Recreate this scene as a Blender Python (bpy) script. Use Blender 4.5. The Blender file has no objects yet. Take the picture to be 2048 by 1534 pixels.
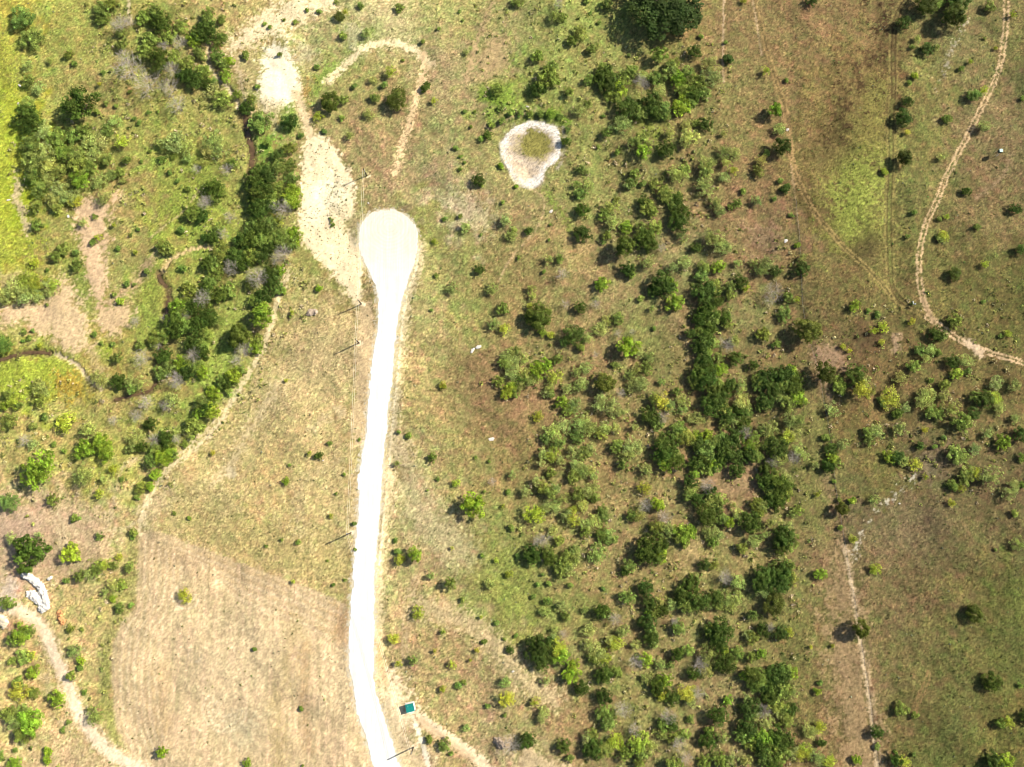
import bpy, math, random
import numpy as np
from mathutils import Vector

random.seed(7)
RNG = np.random.default_rng(7)
SC = bpy.context.scene
COL = SC.collection

# ------------------------------------------------------------------ camera
CAM_H = 380.0                      # drone height above the valley floor, m
FPX = 1421.0                       # focal length in photo pixels (2048 wide)
PITCH = math.radians(7.34)         # looking almost straight down
cam_d = bpy.data.cameras.new("camera")
cam_d.sensor_width = 36.0
cam_d.lens = FPX * 36.0 / 2048.0
cam_d.clip_start = 1.0
cam_d.clip_end = 12000.0
cam = bpy.data.objects.new("camera", cam_d)
cam.location = (0, 0, CAM_H)
cam.rotation_euler = (PITCH, 0, 0)
COL.objects.link(cam)
SC.camera = cam

# ------------------------------------------------------------------ sky and sun
SUN_ELEV = math.radians(33.0)
SUN_AZ = math.radians(25.0)        # from +X towards +Y
world = bpy.data.worlds.new("World")
SC.world = world
world.use_nodes = True
wnt = world.node_tree
bg = wnt.nodes["Background"]
sky = wnt.nodes.new("ShaderNodeTexSky")
sky.sky_type = 'NISHITA'
sky.sun_disc = False
sky.sun_elevation = SUN_ELEV
sky.sun_rotation = math.pi / 2 - SUN_AZ
wnt.links.new(sky.outputs[0], bg.inputs[0])
bg.inputs[1].default_value = 0.066
sun_d = bpy.data.lights.new("sun", 'SUN')
sun_d.energy = 4.9
sun_d.angle = math.radians(0.5)
sun_d.color = (1.0, 0.93, 0.82)
sun = bpy.data.objects.new("sun", sun_d)
SUN_DIR = Vector((math.cos(SUN_ELEV) * math.cos(SUN_AZ), math.cos(SUN_ELEV) * math.sin(SUN_AZ), math.sin(SUN_ELEV)))
sun.rotation_euler = SUN_DIR.to_track_quat('Z', 'Y').to_euler()
sun.location = SUN_DIR * 600
COL.objects.link(sun)
SC.view_settings.view_transform = 'Standard'
SC.view_settings.look = 'None'
SC.view_settings.exposure = 1.0
SC.view_settings.gamma = 1.0
SC.cycles.filter_width = 0.95
SC.cycles.max_bounces = 5
SC.cycles.transparent_max_bounces = 4

# ------------------------------------------------------------------ helpers
CT, ST = math.cos(PITCH), math.sin(PITCH)

def P(px, py, z=0.0):
    """Photo pixel -> point of the valley at height z (surveying the photograph)."""
    px = np.asarray(px, float); py = np.asarray(py, float)
    x = (px - 1024.0) / FPX; y = -(py - 767.0) / FPX
    wy = y * CT + ST
    wz = y * ST - CT
    t = (z - CAM_H) / wz
    return x * t, wy * t

def PP(pts):
    a = np.asarray(pts, float)
    X, Y = P(a[:, 0], a[:, 1])
    return np.stack([X, Y], 1)

MPP = 0.272                        # metres per photo pixel, about

def lin(c):
    c = np.asarray(c, float) / 255.0
    return np.where(c <= 0.04045, c / 12.92, ((c + 0.055) / 1.055) ** 2.4)

KEXP = 1.62                        # brightness of a white sunlit ground at this exposure

def alb(c):
    return np.minimum(lin(c) / KEXP, 0.85)

def new_mesh(name, verts, faces, cols=None, attr="tint", smooth=False):
    me = bpy.data.meshes.new(name)
    verts = np.asarray(verts, np.float32)
    faces = np.asarray(faces, np.int32)
    n, k = faces.shape
    me.vertices.add(len(verts))
    me.vertices.foreach_set("co", verts.ravel())
    me.loops.add(n * k)
    me.loops.foreach_set("vertex_index", faces.ravel())
    me.polygons.add(n)
    me.polygons.foreach_set("loop_start", np.arange(0, n * k, k, dtype=np.int32))
    if smooth:
        me.polygons.foreach_set("use_smooth", np.ones(n, bool))
    if cols is not None:
        a = me.color_attributes.new(attr, 'FLOAT_COLOR', 'POINT')
        c4 = np.ones((len(verts), 4), np.float32)
        c4[:, :np.shape(cols)[1]] = cols
        a.data.foreach_set("color", c4.ravel())
    me.update(calc_edges=True)
    return me

def obj(name, me, mat=None, parent=None, loc=(0, 0, 0)):
    o = bpy.data.objects.new(name, me)
    if mat is not None and me is not None and len(me.materials) == 0:
        me.materials.append(mat)
    o.location = loc
    if parent is not None:
        o.parent = parent
    COL.objects.link(o)
    return o

def tag(o, label, cat, group=None):
    o["label"] = label
    o["category"] = cat
    if group:
        o["group"] = group
    return o

class MB:
    """Collects boxes, bars and tubes into one mesh (mixed quads as tri list)."""
    def __init__(self):
        self.v = []; self.f = []
    def quad(self, a, b, c, d):
        n = len(self.v); self.v += [a, b, c, d]; self.f.append((n, n + 1, n + 2, n + 3))
    def box(self, c, s, rz=0.0):
        cx, cy, cz = c; hx, hy, hz = s[0] / 2, s[1] / 2, s[2] / 2
        ca, sa = math.cos(rz), math.sin(rz)
        n = len(self.v)
        for dz in (-hz, hz):
            for dx, dy in ((-hx, -hy), (hx, -hy), (hx, hy), (-hx, hy)):
                self.v.append((cx + dx * ca - dy * sa, cy + dx * sa + dy * ca, cz + dz))
        for q in ((0, 3, 2, 1), (4, 5, 6, 7), (0, 1, 5, 4), (1, 2, 6, 5), (2, 3, 7, 6), (3, 0, 4, 7)):
            self.f.append(tuple(n + i for i in q))
    def tube(self, pts, rad, seg=6):
        pts = [Vector(p) for p in pts]
        if not hasattr(rad, '__len__'):
            rad = [rad] * len(pts)
        n0 = len(self.v)
        for i, p in enumerate(pts):
            d = (pts[min(i + 1, len(pts) - 1)] - pts[max(i - 1, 0)])
            if d.length < 1e-6: d = Vector((0, 0, 1))
            d.normalize()
            u = d.cross(Vector((0, 0, 1)))
            if u.length < 1e-3: u = Vector((1, 0, 0))
            u.normalize(); w = d.cross(u)
            for k in range(seg):
                a = 2 * math.pi * k / seg
                self.v.append(tuple(p + (u * math.cos(a) + w * math.sin(a)) * rad[i]))
        for i in range(len(pts) - 1):
            for k in range(seg):
                a = n0 + i * seg + k; b = n0 + i * seg + (k + 1) % seg
                self.f.append((a, b, b + seg, a + seg))
        m = len(self.v)
        self.v.append(tuple(pts[-1] + Vector((0, 0, 1e-3))))
        for k in range(seg):
            a = n0 + (len(pts) - 1) * seg + k; b = n0 + (len(pts) - 1) * seg + (k + 1) % seg
            self.f.append((a, b, m, m))
    def mesh(self, name):
        me = bpy.data.meshes.new(name)
        me.from_pydata([tuple(map(float, p)) for p in self.v], [], [tuple(dict.fromkeys(q)) for q in self.f])
        me.update()
        return me
    def build(self, name, mat, parent=None, loc=(0, 0, 0)):
        return obj(name, self.mesh(name), mat, parent, loc)

# ------------------------------------------------------------------ materials
def nodes_mat(name):
    m = bpy.data.materials.new(name); m.use_nodes = True
    nt = m.node_tree
    return m, nt, nt.nodes["Principled BSDF"]

def nd(nt, kind, **kw):
    n = nt.nodes.new(kind)
    for k, v in kw.items():
        setattr(n, k, v)
    return n

def mul_noise(nt, col_out, layers, coord='Object', fac=None):
    """Multiply a colour by layers of noise: (scale, low, high, detail)."""
    tc = nd(nt, "ShaderNodeTexCoord")
    for sc, lo, hi, det in layers:
        no = nd(nt, "ShaderNodeTexNoise"); no.inputs["Scale"].default_value = sc; no.inputs["Detail"].default_value = det
        nt.links.new(tc.outputs[coord], no.inputs["Vector"])
        mr = nd(nt, "ShaderNodeMapRange"); mr.inputs[1].default_value = 0.25; mr.inputs[2].default_value = 0.75
        mr.inputs[3].default_value = lo; mr.inputs[4].default_value = hi
        nt.links.new(no.outputs[0], mr.inputs[0])
        mx = nd(nt, "ShaderNodeMix", data_type='RGBA', blend_type='MULTIPLY'); mx.inputs[0].default_value = 1.0
        nt.links.new(col_out, mx.inputs[6]); nt.links.new(mr.outputs[0], mx.inputs[7])
        if fac is not None: nt.links.new(fac, mx.inputs[0])
        col_out = mx.outputs[2]
    return col_out

def simple_mat(name, rgb, rough=0.8, metal=0.0, layers=((3.0, 0.8, 1.15, 4),), bump=0.0):
    m, nt, b = nodes_mat(name)
    c = nd(nt, "ShaderNodeRGB"); c.outputs[0].default_value = (*rgb, 1)
    out = mul_noise(nt, c.outputs[0], layers)
    nt.links.new(out, b.inputs["Base Color"])
    b.inputs["Roughness"].default_value = rough
    b.inputs["Metallic"].default_value = metal
    b.inputs["Specular IOR Level"].default_value = 0.3
    if bump:
        no = nd(nt, "ShaderNodeTexNoise"); no.inputs["Scale"].default_value = 4.0; no.inputs["Detail"].default_value = 6
        tc = nd(nt, "ShaderNodeTexCoord"); nt.links.new(tc.outputs["Object"], no.inputs["Vector"])
        bu = nd(nt, "ShaderNodeBump"); bu.inputs["Distance"].default_value = bump
        nt.links.new(no.outputs[0], bu.inputs["Height"]); nt.links.new(bu.outputs[0], b.inputs["Normal"])
    return m

def attr_mat(name, layers, rough=0.95, transl=0.0, bump=0.0):
    """Albedo from the mesh's own tint attribute, broken up by noise."""
    m, nt, b = nodes_mat(name)
    at = nd(nt, "ShaderNodeVertexColor", layer_name="tint")
    out = mul_noise(nt, at.outputs[0], layers, fac=at.outputs["Alpha"])      # alpha: how rough the sward is
    nt.links.new(out, b.inputs["Base Color"])
    b.inputs["Roughness"].default_value = rough
    b.inputs["Specular IOR Level"].default_value = 0.15
    if bump:
        no = nd(nt, "ShaderNodeTexNoise"); no.inputs["Scale"].default_value = 1.7; no.inputs["Detail"].default_value = 5
        tc = nd(nt, "ShaderNodeTexCoord"); nt.links.new(tc.outputs["Object"], no.inputs["Vector"])
        bu = nd(nt, "ShaderNodeBump"); bu.inputs["Distance"].default_value = bump; nt.links.new(at.outputs["Alpha"], bu.inputs["Strength"])
        nt.links.new(no.outputs[0], bu.inputs["Height"]); nt.links.new(bu.outputs[0], b.inputs["Normal"])
    if transl:
        tr = nd(nt, "ShaderNodeBsdfTranslucent"); nt.links.new(out, tr.inputs[0])
        ms = nd(nt, "ShaderNodeMixShader"); ms.inputs[0].default_value = transl
        nt.links.new(b.outputs[0], ms.inputs[1]); nt.links.new(tr.outputs[0], ms.inputs[2])
        nt.links.new(ms.outputs[0], nt.nodes["Material Output"].inputs[0])
    return m

def leaf_mat(name, transl=0.25):
    """Leaves: the object's own colour times a per-leaf tone and noise."""
    m, nt, b = nodes_mat(name)
    oi = nd(nt, "ShaderNodeObjectInfo")
    at = nd(nt, "ShaderNodeVertexColor", layer_name="tint")
    mx = nd(nt, "ShaderNodeMix", data_type='RGBA', blend_type='MULTIPLY'); mx.inputs[0].default_value = 1.0
    nt.links.new(oi.outputs["Color"], mx.inputs[6]); nt.links.new(at.outputs[0], mx.inputs[7])
    nt.links.new(mx.outputs[2], b.inputs["Base Color"])
    b.inputs["Roughness"].default_value = 0.65
    b.inputs["Specular IOR Level"].default_value = 0.08
    tr = nd(nt, "ShaderNodeBsdfTranslucent"); nt.links.new(mx.outputs[2], tr.inputs[0])
    ms = nd(nt, "ShaderNodeMixShader"); ms.inputs[0].default_value = transl
    nt.links.new(b.outputs[0], ms.inputs[1]); nt.links.new(tr.outputs[0], ms.inputs[2])
    nt.links.new(ms.outputs[0], nt.nodes["Material Output"].inputs[0])
    return m

M_GROUND = attr_mat("ground_soil_and_grass", ((0.9, 0.86, 1.14, 5), (3.2, 0.66, 1.36, 3)), bump=0.10)
M_GRASS = attr_mat("grass_blades", ((0.9, 0.8, 1.2, 2),), transl=0.25)
M_BRUSH = attr_mat("weed_leaves", ((0.9, 0.8, 1.2, 2),), transl=0.2)
M_LEAF = leaf_mat("tree_leaves")
M_TRUNK = simple_mat("bark", (0.13, 0.10, 0.075), 0.9)
M_DEAD = simple_mat("dead_grey_wood", (0.36, 0.315, 0.26), 0.85)
M_POLE = simple_mat("weathered_pole_wood", (0.045, 0.034, 0.025), 0.9)
M_METAL = simple_mat("galvanised_metal", (0.42, 0.44, 0.46), 0.5, 0.5)
M_WIRE = simple_mat("aluminium_wire", (0.75, 0.70, 0.55), 0.5, 0.2)
M_ROCK = simple_mat("limestone", (0.56, 0.52, 0.46), 0.9, bump=0.1)
M_WHITE = simple_mat("crushed_white_limestone", (0.66, 0.62, 0.55), 0.9, layers=((.8, 0.75, 1.12, 6), (3, .85, 1.1, 3)), bump=0.2)
# ------------------------------------------------------------------ the ground
CELL = 0.6
GX = np.arange(-350.0, 350.01, CELL)
GY = np.arange(-175.0, 305.01, CELL)
NX, NY = len(GX), len(GY)
XX, YY = np.meshgrid(GX, GY)

def fnoise(lo, hi, ax=1.0, seed=0):
    """Band-passed noise on the grid, wavelengths lo..hi metres; ax stretches it along y."""
    r = np.random.default_rng(seed)
    w = np.fft.rfft2(r.standard_normal((NY, NX)).astype(np.float32))
    ky = np.fft.fftfreq(NY, CELL)[:, None] * ax
    kx = np.fft.rfftfreq(NX, CELL)[None, :]
    k = np.sqrt(kx * kx + ky * ky) + 1e-9
    filt = np.exp(-(k * lo) ** 2) * (1 - np.exp(-(k * hi) ** 2)) / np.sqrt(k)
    a = np.fft.irfft2(w * filt, s=(NY, NX))
    return (a / a.std()).astype(np.float32)

N_BIG = fnoise(25, 120, seed=1)
N_MID = fnoise(6, 30, seed=2)
N_SML = fnoise(1.8, 8, seed=3)
N_FINE = fnoise(0.7, 2.5, seed=4)
N_HUE = fnoise(4, 40, seed=5)
N_STRIPE = fnoise(1.6, 8, ax=9.0, seed=6)

def sstep(x):
    x = np.clip(x, 0, 1)
    return x * x * (3 - 2 * x)

def seg_dist(X, Y, pts, closed=False):
    d = np.full(X.shape, 1e9, np.float32)
    n = len(pts)
    for i in range(n if closed else n - 1):
        ax, ay = pts[i]; bx, by = pts[(i + 1) % n]
        vx, vy = bx - ax, by - ay
        L = vx * vx + vy * vy + 1e-12
        t = np.clip(((X - ax) * vx + (Y - ay) * vy) / L, 0, 1)
        d = np.minimum(d, np.hypot(X - ax - t * vx, Y - ay - t * vy))
    return d

def inside(X, Y, pts):
    c = np.zeros(X.shape, bool)
    n = len(pts)
    for i in range(n):
        ax, ay = pts[i]; bx, by = pts[(i + 1) % n]
        if ay == by: continue
        hit = ((ay > Y) != (by > Y)) & (X < (bx - ax) * (Y - ay) / (by - ay) + ax)
        c ^= hit
    return c

def window(pts, m):
    x0, y0 = pts.min(0) - m; x1, y1 = pts.max(0) + m
    i0, i1 = np.searchsorted(GX, [x0, x1]); j0, j1 = np.searchsorted(GY, [y0, y1])
    return slice(max(j0, 0), max(min(j1, NY), 1)), slice(max(i0, 0), max(min(i1, NX), 1))

def smooth_line(pts, n=6):
    """Catmull-Rom through the surveyed points."""
    p = np.asarray(pts, float)
    if len(p) < 3: return p
    q = np.vstack([2 * p[0] - p[1], p, 2 * p[-1] - p[-2]])
    out = []
    for i in range(1, len(q) - 2):
        for t in np.arange(n) / n:
            a, b, c, d = q[i - 1], q[i], q[i + 1], q[i + 2]
            out.append(0.5 * ((2 * b) + (c - a) * t + (2 * a - 5 * b + 4 * c - d) * t * t + (3 * b - a - 3 * c + d) * t ** 3))
    out.append(p[-1])
    return np.array(out)

# base colour from control points seen in the photograph: px, py, r, g, b
BASE = """20,30,168,165,78;20,250,165,175,62;15,400,160,172,50;20,520,158,160,66;110,60,150,152,84;110,160,152,150,88;
200,180,156,148,94;280,60,140,140,80;330,250,150,150,84;130,330,140,142,76;250,400,155,140,92;330,330,140,150,74;430,200,150,145,88;
450,300,148,148,84;100,480,146,142,86;60,500,160,150,90;260,450,152,142,92;320,420,148,150,76;140,540,146,148,80;60,640,172,152,112;
230,560,150,146,92;290,590,148,150,78;60,690,150,156,76;60,760,165,172,70;30,860,165,155,98;120,880,165,158,98;200,920,155,158,82;
250,820,158,148,94;300,760,150,140,86;200,700,158,150,84;300,660,145,145,85;400,480,140,150,72;420,760,150,162,80;330,850,150,156,82;
60,1050,186,164,132;160,1080,186,166,130;40,1160,196,172,138;200,1100,172,160,112;100,1220,184,164,118;180,1250,178,164,112;
200,1380,176,162,108;60,1400,188,170,118;120,1480,196,176,132;40,1520,194,174,128;240,1180,165,158,100;150,1300,180,165,118;
450,60,176,160,108;500,20,180,165,112;640,80,176,168,118;680,100,162,165,100;760,30,190,178,128;860,40,172,168,108;700,50,176,170,120;
620,170,168,160,104;700,150,152,150,92;740,180,158,146,96;780,250,158,140,98;720,290,164,146,104;800,350,160,142,104;870,280,158,150,102;
900,180,164,150,106;900,120,165,152,108;950,60,160,154,96;1000,100,162,152,104;1080,40,146,152,86;1050,120,144,150,82;1180,60,142,148,80;
1010,190,138,150,72;940,260,152,146,94;960,330,152,144,92;1150,310,142,142,82;1170,250,150,146,86;900,380,168,154,116;920,420,184,168,132;
850,440,148,146,86;1080,420,160,146,98;1000,420,158,144,96;1150,420,140,140,82;1250,20,140,140,78;1230,100,146,142,84;1380,80,142,130,78;
1450,60,142,122,82;1500,150,142,128,82;1430,260,136,128,78;1480,330,140,120,80;1560,200,138,118,78;1250,330,134,130,78;1340,300,138,128,80;
1470,440,138,118,80;1540,450,136,112,80;1500,500,134,116,78;1620,60,138,116,78;1660,150,136,118,72;1700,250,120,104,62;1620,300,128,112,68;
1640,400,112,98,58;1760,150,116,98,60;1850,150,134,128,74;1850,300,128,124,70;1820,400,118,114,66;1920,100,128,120,76;1960,250,134,118,80;
2000,330,132,114,78;2030,100,122,114,68;1980,420,126,110,72;1850,530,118,112,64;1950,540,110,102,58;2030,560,100,98,52;1720,450,118,116,60;
1660,520,120,108,66;1700,580,118,108,64;1780,620,112,102,60;1640,600,116,104,64;1980,640,106,100,54;1750,700,114,100,62;1800,720,112,98,60;
1640,720,124,106,72;1700,830,122,104,64;2000,740,112,102,60;1900,760,122,108,66;1650,960,122,112,70;1760,950,110,104,58;1850,930,112,102,66;
2000,1000,110,96,64;1800,1040,118,106,72;1720,1040,118,106,74;1950,1080,108,100,62;1850,1150,112,98,64;1780,1220,116,102,68;1960,1180,112,104,60;
2030,1200,96,102,46;1650,1120,132,112,78;1700,1340,138,116,82;1640,1340,122,110,68;1620,1250,118,110,64;1800,1320,110,104,62;1900,1300,108,104,60;
2000,1320,104,104,54;1850,1430,108,100,58;1950,1400,104,102,54;2030,1450,108,102,54;1700,1480,132,110,74;1900,1500,98,100,50;1640,1460,124,110,70;
640,620,160,146,96;600,560,156,152,92;580,700,168,154,104;640,720,178,160,116;560,800,180,164,116;620,880,182,164,112;500,900,174,160,106;
540,960,186,164,106;620,960,186,166,112;480,1000,190,170,120;440,900,176,162,110;600,1060,182,166,112;500,1080,186,168,114;660,1120,184,168,112;
380,1040,178,164,110;340,1000,192,172,122;690,900,178,162,110;680,1000,182,166,116;700,800,182,164,114;
330,1120,206,184,138;450,1160,206,180,130;400,1250,208,186,142;300,1300,206,184,142;300,1400,202,178,136;420,1350,212,190,150;520,1250,206,184,138;
600,1220,200,174,130;560,1340,200,178,136;480,1450,208,186,146;620,1420,202,176,130;680,1350,208,184,140;680,1480,210,184,140;350,1500,204,182,140;
570,1500,204,180,136;
850,560,164,158,102;880,500,156,152,96;930,560,150,146,88;870,640,172,158,110;900,700,152,148,90;930,620,148,148,86;850,720,186,170,116;
960,500,146,138,86;1050,540,142,128,82;1000,600,146,132,84;1120,580,146,134,86;1120,500,158,140,92;1180,540,150,134,90;950,750,142,118,82;
900,780,156,140,92;960,830,144,128,84;1030,820,146,118,84;880,850,162,148,98;930,900,156,144,92;1000,900,144,128,82;1050,900,136,122,76;
840,940,178,164,116;900,970,162,152,98;980,970,148,136,84;880,1060,172,158,112;1000,1060,142,142,82;980,1130,148,146,84;830,1030,186,172,124;
850,1100,174,156,112;920,1120,168,158,108;1030,1150,138,144,76;900,1200,174,160,108;960,1200,150,150,86;1050,1220,140,144,74;880,1300,168,146,102;
850,1220,190,170,120;920,1350,166,146,104;970,1340,170,152,108;850,1380,180,162,110;900,1430,172,156,108;960,1440,168,152,106;1020,1380,162,146,104;
1100,1390,158,136,96;1150,1440,150,128,88;1050,1440,158,148,96;930,1490,168,150,106;1000,1500,182,162,122;1080,1330,150,140,92;1120,1150,144,136,84;
1200,1150,150,132,88;1150,1200,138,138,78;1150,1290,142,138,84;820,1340,178,158,114;800,1200,182,166,118;800,1500,214,190,148;850,1500,180,160,108;
1220,620,148,132,90;1280,600,146,136,90;1300,680,136,130,80;1330,720,134,124,78;1380,640,142,118,80;1260,640,132,132,78;1350,520,142,134,88;
1480,620,130,126,78;1530,680,128,118,76;1580,720,128,112,72;1130,700,144,130,84;1200,720,150,128,88;1200,850,146,130,84;1300,780,140,130,82;
1230,920,142,124,80;1250,960,142,128,82;1300,880,140,126,80;1450,960,152,130,90;1490,970,152,128,92;1400,780,140,120,78;1600,870,122,118,68;
1620,800,124,114,70;1610,1000,122,120,68;1330,1000,146,132,86;1240,1100,152,134,90;1390,1110,152,138,86;1350,1140,146,134,84;1450,1100,146,134,86;
1500,1150,138,130,80;1200,1200,140,134,78;1280,1230,146,128,86;1370,1260,146,134,86;1480,1250,132,128,76;1590,1200,122,118,70;1590,1300,118,116,66;
1430,1370,152,136,92;1250,1400,134,134,76;1350,1440,138,130,82;1420,1450,142,130,84;1400,1500,142,128,86;1480,1480,140,124,82;1250,1450,140,134,82;
1600,1420,120,112,66;1620,1520,124,108,68"""
cp = np.array([[float(t) for t in s.split(",")] for s in BASE.replace("\n", "").split(";")])
CPX = PP(cp[:, :2]); CPA = alb(cp[:, 2:])
CPA = CPA * (1 + np.clip((1000 - cp[:, :1]) / 700, 0, 1) * np.array([.12, .10, .00]))   # west side brightened: drier ground, plus the sunlight hotspot painted into the albedo

def base_colour():
    step = 10
    xs = GX[::step]; ys = GY[::step]
    X, Y = np.meshgrid(xs, ys)
    num = np.zeros(X.shape + (3,)); den = np.zeros(X.shape)
    for (x, y), a in zip(CPX, CPA):
        d2 = (X - x) ** 2 + (Y - y) ** 2
        w = 1.0 / (d2 + 60.0) ** 2.0
        num += w[..., None] * a; den += w
    g = num / den[..., None]
    # back to the full grid, sampling positions wandered by noise so that no blend is straight
    fx = np.clip((XX - GX[0]) / (CELL * step) + N_MID * 1.1, 0, len(xs) - 1.001)
    fy = np.clip((YY - GY[0]) / (CELL * step) + np.roll(N_MID, 300, 1) * 1.1, 0, len(ys) - 1.001)
    ix = fx.astype(int); iy = fy.astype(int); u = (fx - ix)[..., None]; v = (fy - iy)[..., None]
    return (g[iy, ix] * (1 - u) * (1 - v) + g[iy, ix + 1] * u * (1 - v) + g[iy + 1, ix] * (1 - u) * v + g[iy + 1, ix + 1] * u * v)

GRAIN = np.random.default_rng(12).standard_normal((NY, NX))
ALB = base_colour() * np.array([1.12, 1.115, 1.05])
VEG = np.clip(0.8 + 0.2 * N_MID, 0.2, 1.0)          # how much grass grows
TALL = np.ones((NY, NX))                             # how tall it grows
HGT = (0.5 * N_BIG + 0.10 * N_MID + 0.03 * N_SML).astype(np.float64)

# mottling of the sward: dry and green patches
def mottle(amount_l, amount_h):
    global ALB
    l = np.exp(amount_l * (0.40 * N_SML + 0.65 * N_FINE + 0.35 * N_MID))
    ALB = ALB * l[..., None]
    h = amount_h * (0.6 * N_HUE + 0.4 * np.roll(N_SML, 200, 0))
    ALB[..., 0] *= np.exp(0.8 * h); ALB[..., 1] *= np.exp(-0.15 * h); ALB[..., 2] *= np.exp(0.6 * h)
mottle(0.18, 0.125)

FIELDS = {}

def put(mask, win, col, alpha, veg, tall, var=0.08):
    a = (mask * alpha)
    c = alb(col) * (1.16 if veg is not None and veg <= .15 else 1.0) * np.exp(var * (0.6 * N_FINE[win] + 0.6 * N_SML[win]))[..., None]
    ALB[win] = ALB[win] * (1 - a[..., None]) + c * a[..., None]
    if veg is not None: VEG[win] = VEG[win] * (1 - a) + veg * a
    if tall is not None: TALL[win] = TALL[win] * (1 - a) + tall * a

def area(pts, col, alpha=1.0, soft=2.0, rag=1.5, veg=None, tall=None, var=0.10, name=None):
    q = PP(smooth_line(list(pts) + [pts[0]], 4)[:-1])
    w = window(q, soft + 3 * rag + 1)
    X, Y = XX[w], YY[w]
    if X.size == 0: return
    d = seg_dist(X, Y, q, True); d = np.where(inside(X, Y, q), d, -d)
    d = d + rag * (0.6 * N_SML[w] + 0.5 * N_MID[w] + 0.3 * N_FINE[w])
    m = sstep(0.5 + d / (2 * soft))
    put(m, w, col, alpha, veg, tall, var)
    if name:
        FIELDS.setdefault(name, np.zeros((NY, NX), bool))[w] |= m > 0.5
    return w, m

def line(pts, width, col, alpha=1.0, soft=0.6, rag=0.4, veg=None, tall=None, twin=0.0, var=0.12, name=None, dig=0.0, patchy=0.0):
    alpha = min(1.0, alpha * 1.2)
    """width in photo pixels; twin = gauge in metres of two wheel ruts."""
    q = PP(smooth_line(pts, 6))
    hw = width * MPP / 2
    runs = [q]
    if twin:
        t = np.gradient(q, axis=0); t /= np.linalg.norm(t, axis=1)[:, None] + 1e-9
        nrm = np.stack([-t[:, 1], t[:, 0]], 1)
        runs = [q + nrm * twin / 2, q - nrm * twin / 2]
    for r in runs:
        w = window(r, hw + soft + 3 * rag + 1)
        X, Y = XX[w], YY[w]
        if X.size == 0: continue
        d = hw - seg_dist(X, Y, r) + rag * (0.6 * N_SML[w] + 0.5 * N_FINE[w])
        m = sstep(0.5 + d / (2 * soft))
        if dig: HGT[w] -= dig * m
        if patchy: m = m * np.clip(1 - patchy + patchy * 0.9 * (N_MID[w] + N_SML[w] * .6), 0, 1)
        put(m, w, col, alpha, veg, tall, var)
        if name:
            FIELDS.setdefault(name, np.zeros((NY, NX), bool))[w] |= m > 0.5

CREAM = (246, 226, 184); PINK = (206, 172, 134); PALE = (222, 202, 162); DRY = (196, 178, 132)
LIME = (158, 176, 58); LUSH = (136, 158, 66)

# ---- lush green
area([(0, 90), (30, 100), (35, 220), (30, 330), (42, 420), (60, 500), (30, 530), (0, 545), (-40, 540), (-40, 90)], (170, 176, 66), .6, 6, 7, 1, .9)
area([(22, 370), (48, 380), (60, 430), (75, 490), (40, 505), (20, 470)], (162, 178, 58), .5, 4, 5)
area([(0, 705), (60, 712), (110, 712), (150, 730), (168, 760), (170, 790), (120, 790), (60, 780), (0, 800), (-30, 760)], (166, 180, 66), .75, 5, 4, 1, 1.1)
area([(112, 752), (150, 745), (170, 770), (165, 792), (130, 790), (112, 775)], (198, 150, 66), .6, 4, 4)
area([(180, 690), (215, 690), (220, 725), (190, 720)], (150, 172, 52), .7, 4, 3, 1)
area([(150, 540), (180, 560), (200, 620), (190, 630), (155, 620), (140, 590)], (140, 158, 74), .6, 5, 3, 1)
area([(285, 560), (320, 555), (330, 620), (320, 680), (290, 690), (260, 660), (275, 610)], (146, 164, 66), .55, 6, 4, 1)
area([(430, 640), (500, 560), (500, 640), (470, 720), (420, 800), (380, 850), (340, 880), (390, 800), (420, 720)], (142, 166, 68), .6, 5, 3, 1)
area([(380, 300), (430, 330), (450, 420), (400, 440), (330, 470), (310, 440), (360, 380)], (146, 166, 62), .5, 8, 5, 1)
area([(620, 175), (650, 140), (690, 105), (720, 60), (750, 45), (775, 55), (730, 95), (690, 130), (660, 160), (630, 190), (608, 210)], (138, 172, 66), .65, 4, 3, 1)
area([(560, 200), (588, 200), (592, 245), (580, 270), (555, 265), (555, 230)], (138, 170, 70), .7, 4, 3, 1)
area([(512, 275), (545, 270), (555, 300), (545, 320), (515, 320)], (128, 170, 62), .8, 3, 3, 1, 1.6)
area([(610, 205), (604, 185), (612, 160), (620, 162), (616, 190)], (196, 150, 88), .7, 2, 2)
area([(965, 170), (1010, 170), (1030, 210), (1000, 225), (970, 205)], (134, 164, 56), .6, 5, 4, 1)
area([(1000, 240), (1020, 225), (1060, 222), (1110, 228), (1130, 245), (1110, 245), (1060, 235), (1020, 245)], (112, 130, 62), .8, 3, 2, 1, 1.5)
area([(1090, 225), (1120, 215), (1135, 240), (1115, 245)], (124, 158, 46), .7, 3, 2, 1)
area([(1270, 220), (1310, 235), (1320, 280), (1290, 270), (1275, 245)], (128, 150, 48), .6, 5, 3, 1)
area([(835, 430), (860, 470), (885, 490), (870, 500), (845, 480)], (146, 158, 68), .5, 5, 3, 1)
area([(215, 1300), (222, 1330), (222, 1400), (230, 1460), (240, 1490), (232, 1492), (218, 1450), (208, 1390), (206, 1330)], (148, 166, 62), .75, 3, 2, 1)
area([(960, 1090), (1030, 1080), (1070, 1130), (1070, 1200), (1060, 1250), (1010, 1260), (970, 1200), (940, 1150)], (140, 150, 72), .5, 12, 6, 1)
area([(1230, 640), (1270, 620), (1310, 640), (1340, 700), (1330, 745), (1300, 720), (1250, 670)], (134, 140, 76), .5, 8, 5, 1)
area([(1690, 330), (1730, 310), (1752, 350), (1742, 410), (1735, 460), (1700, 490), (1668, 450), (1672, 390)], (172, 196, 80), .85, 10, 7, 1, 1.1)
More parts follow.
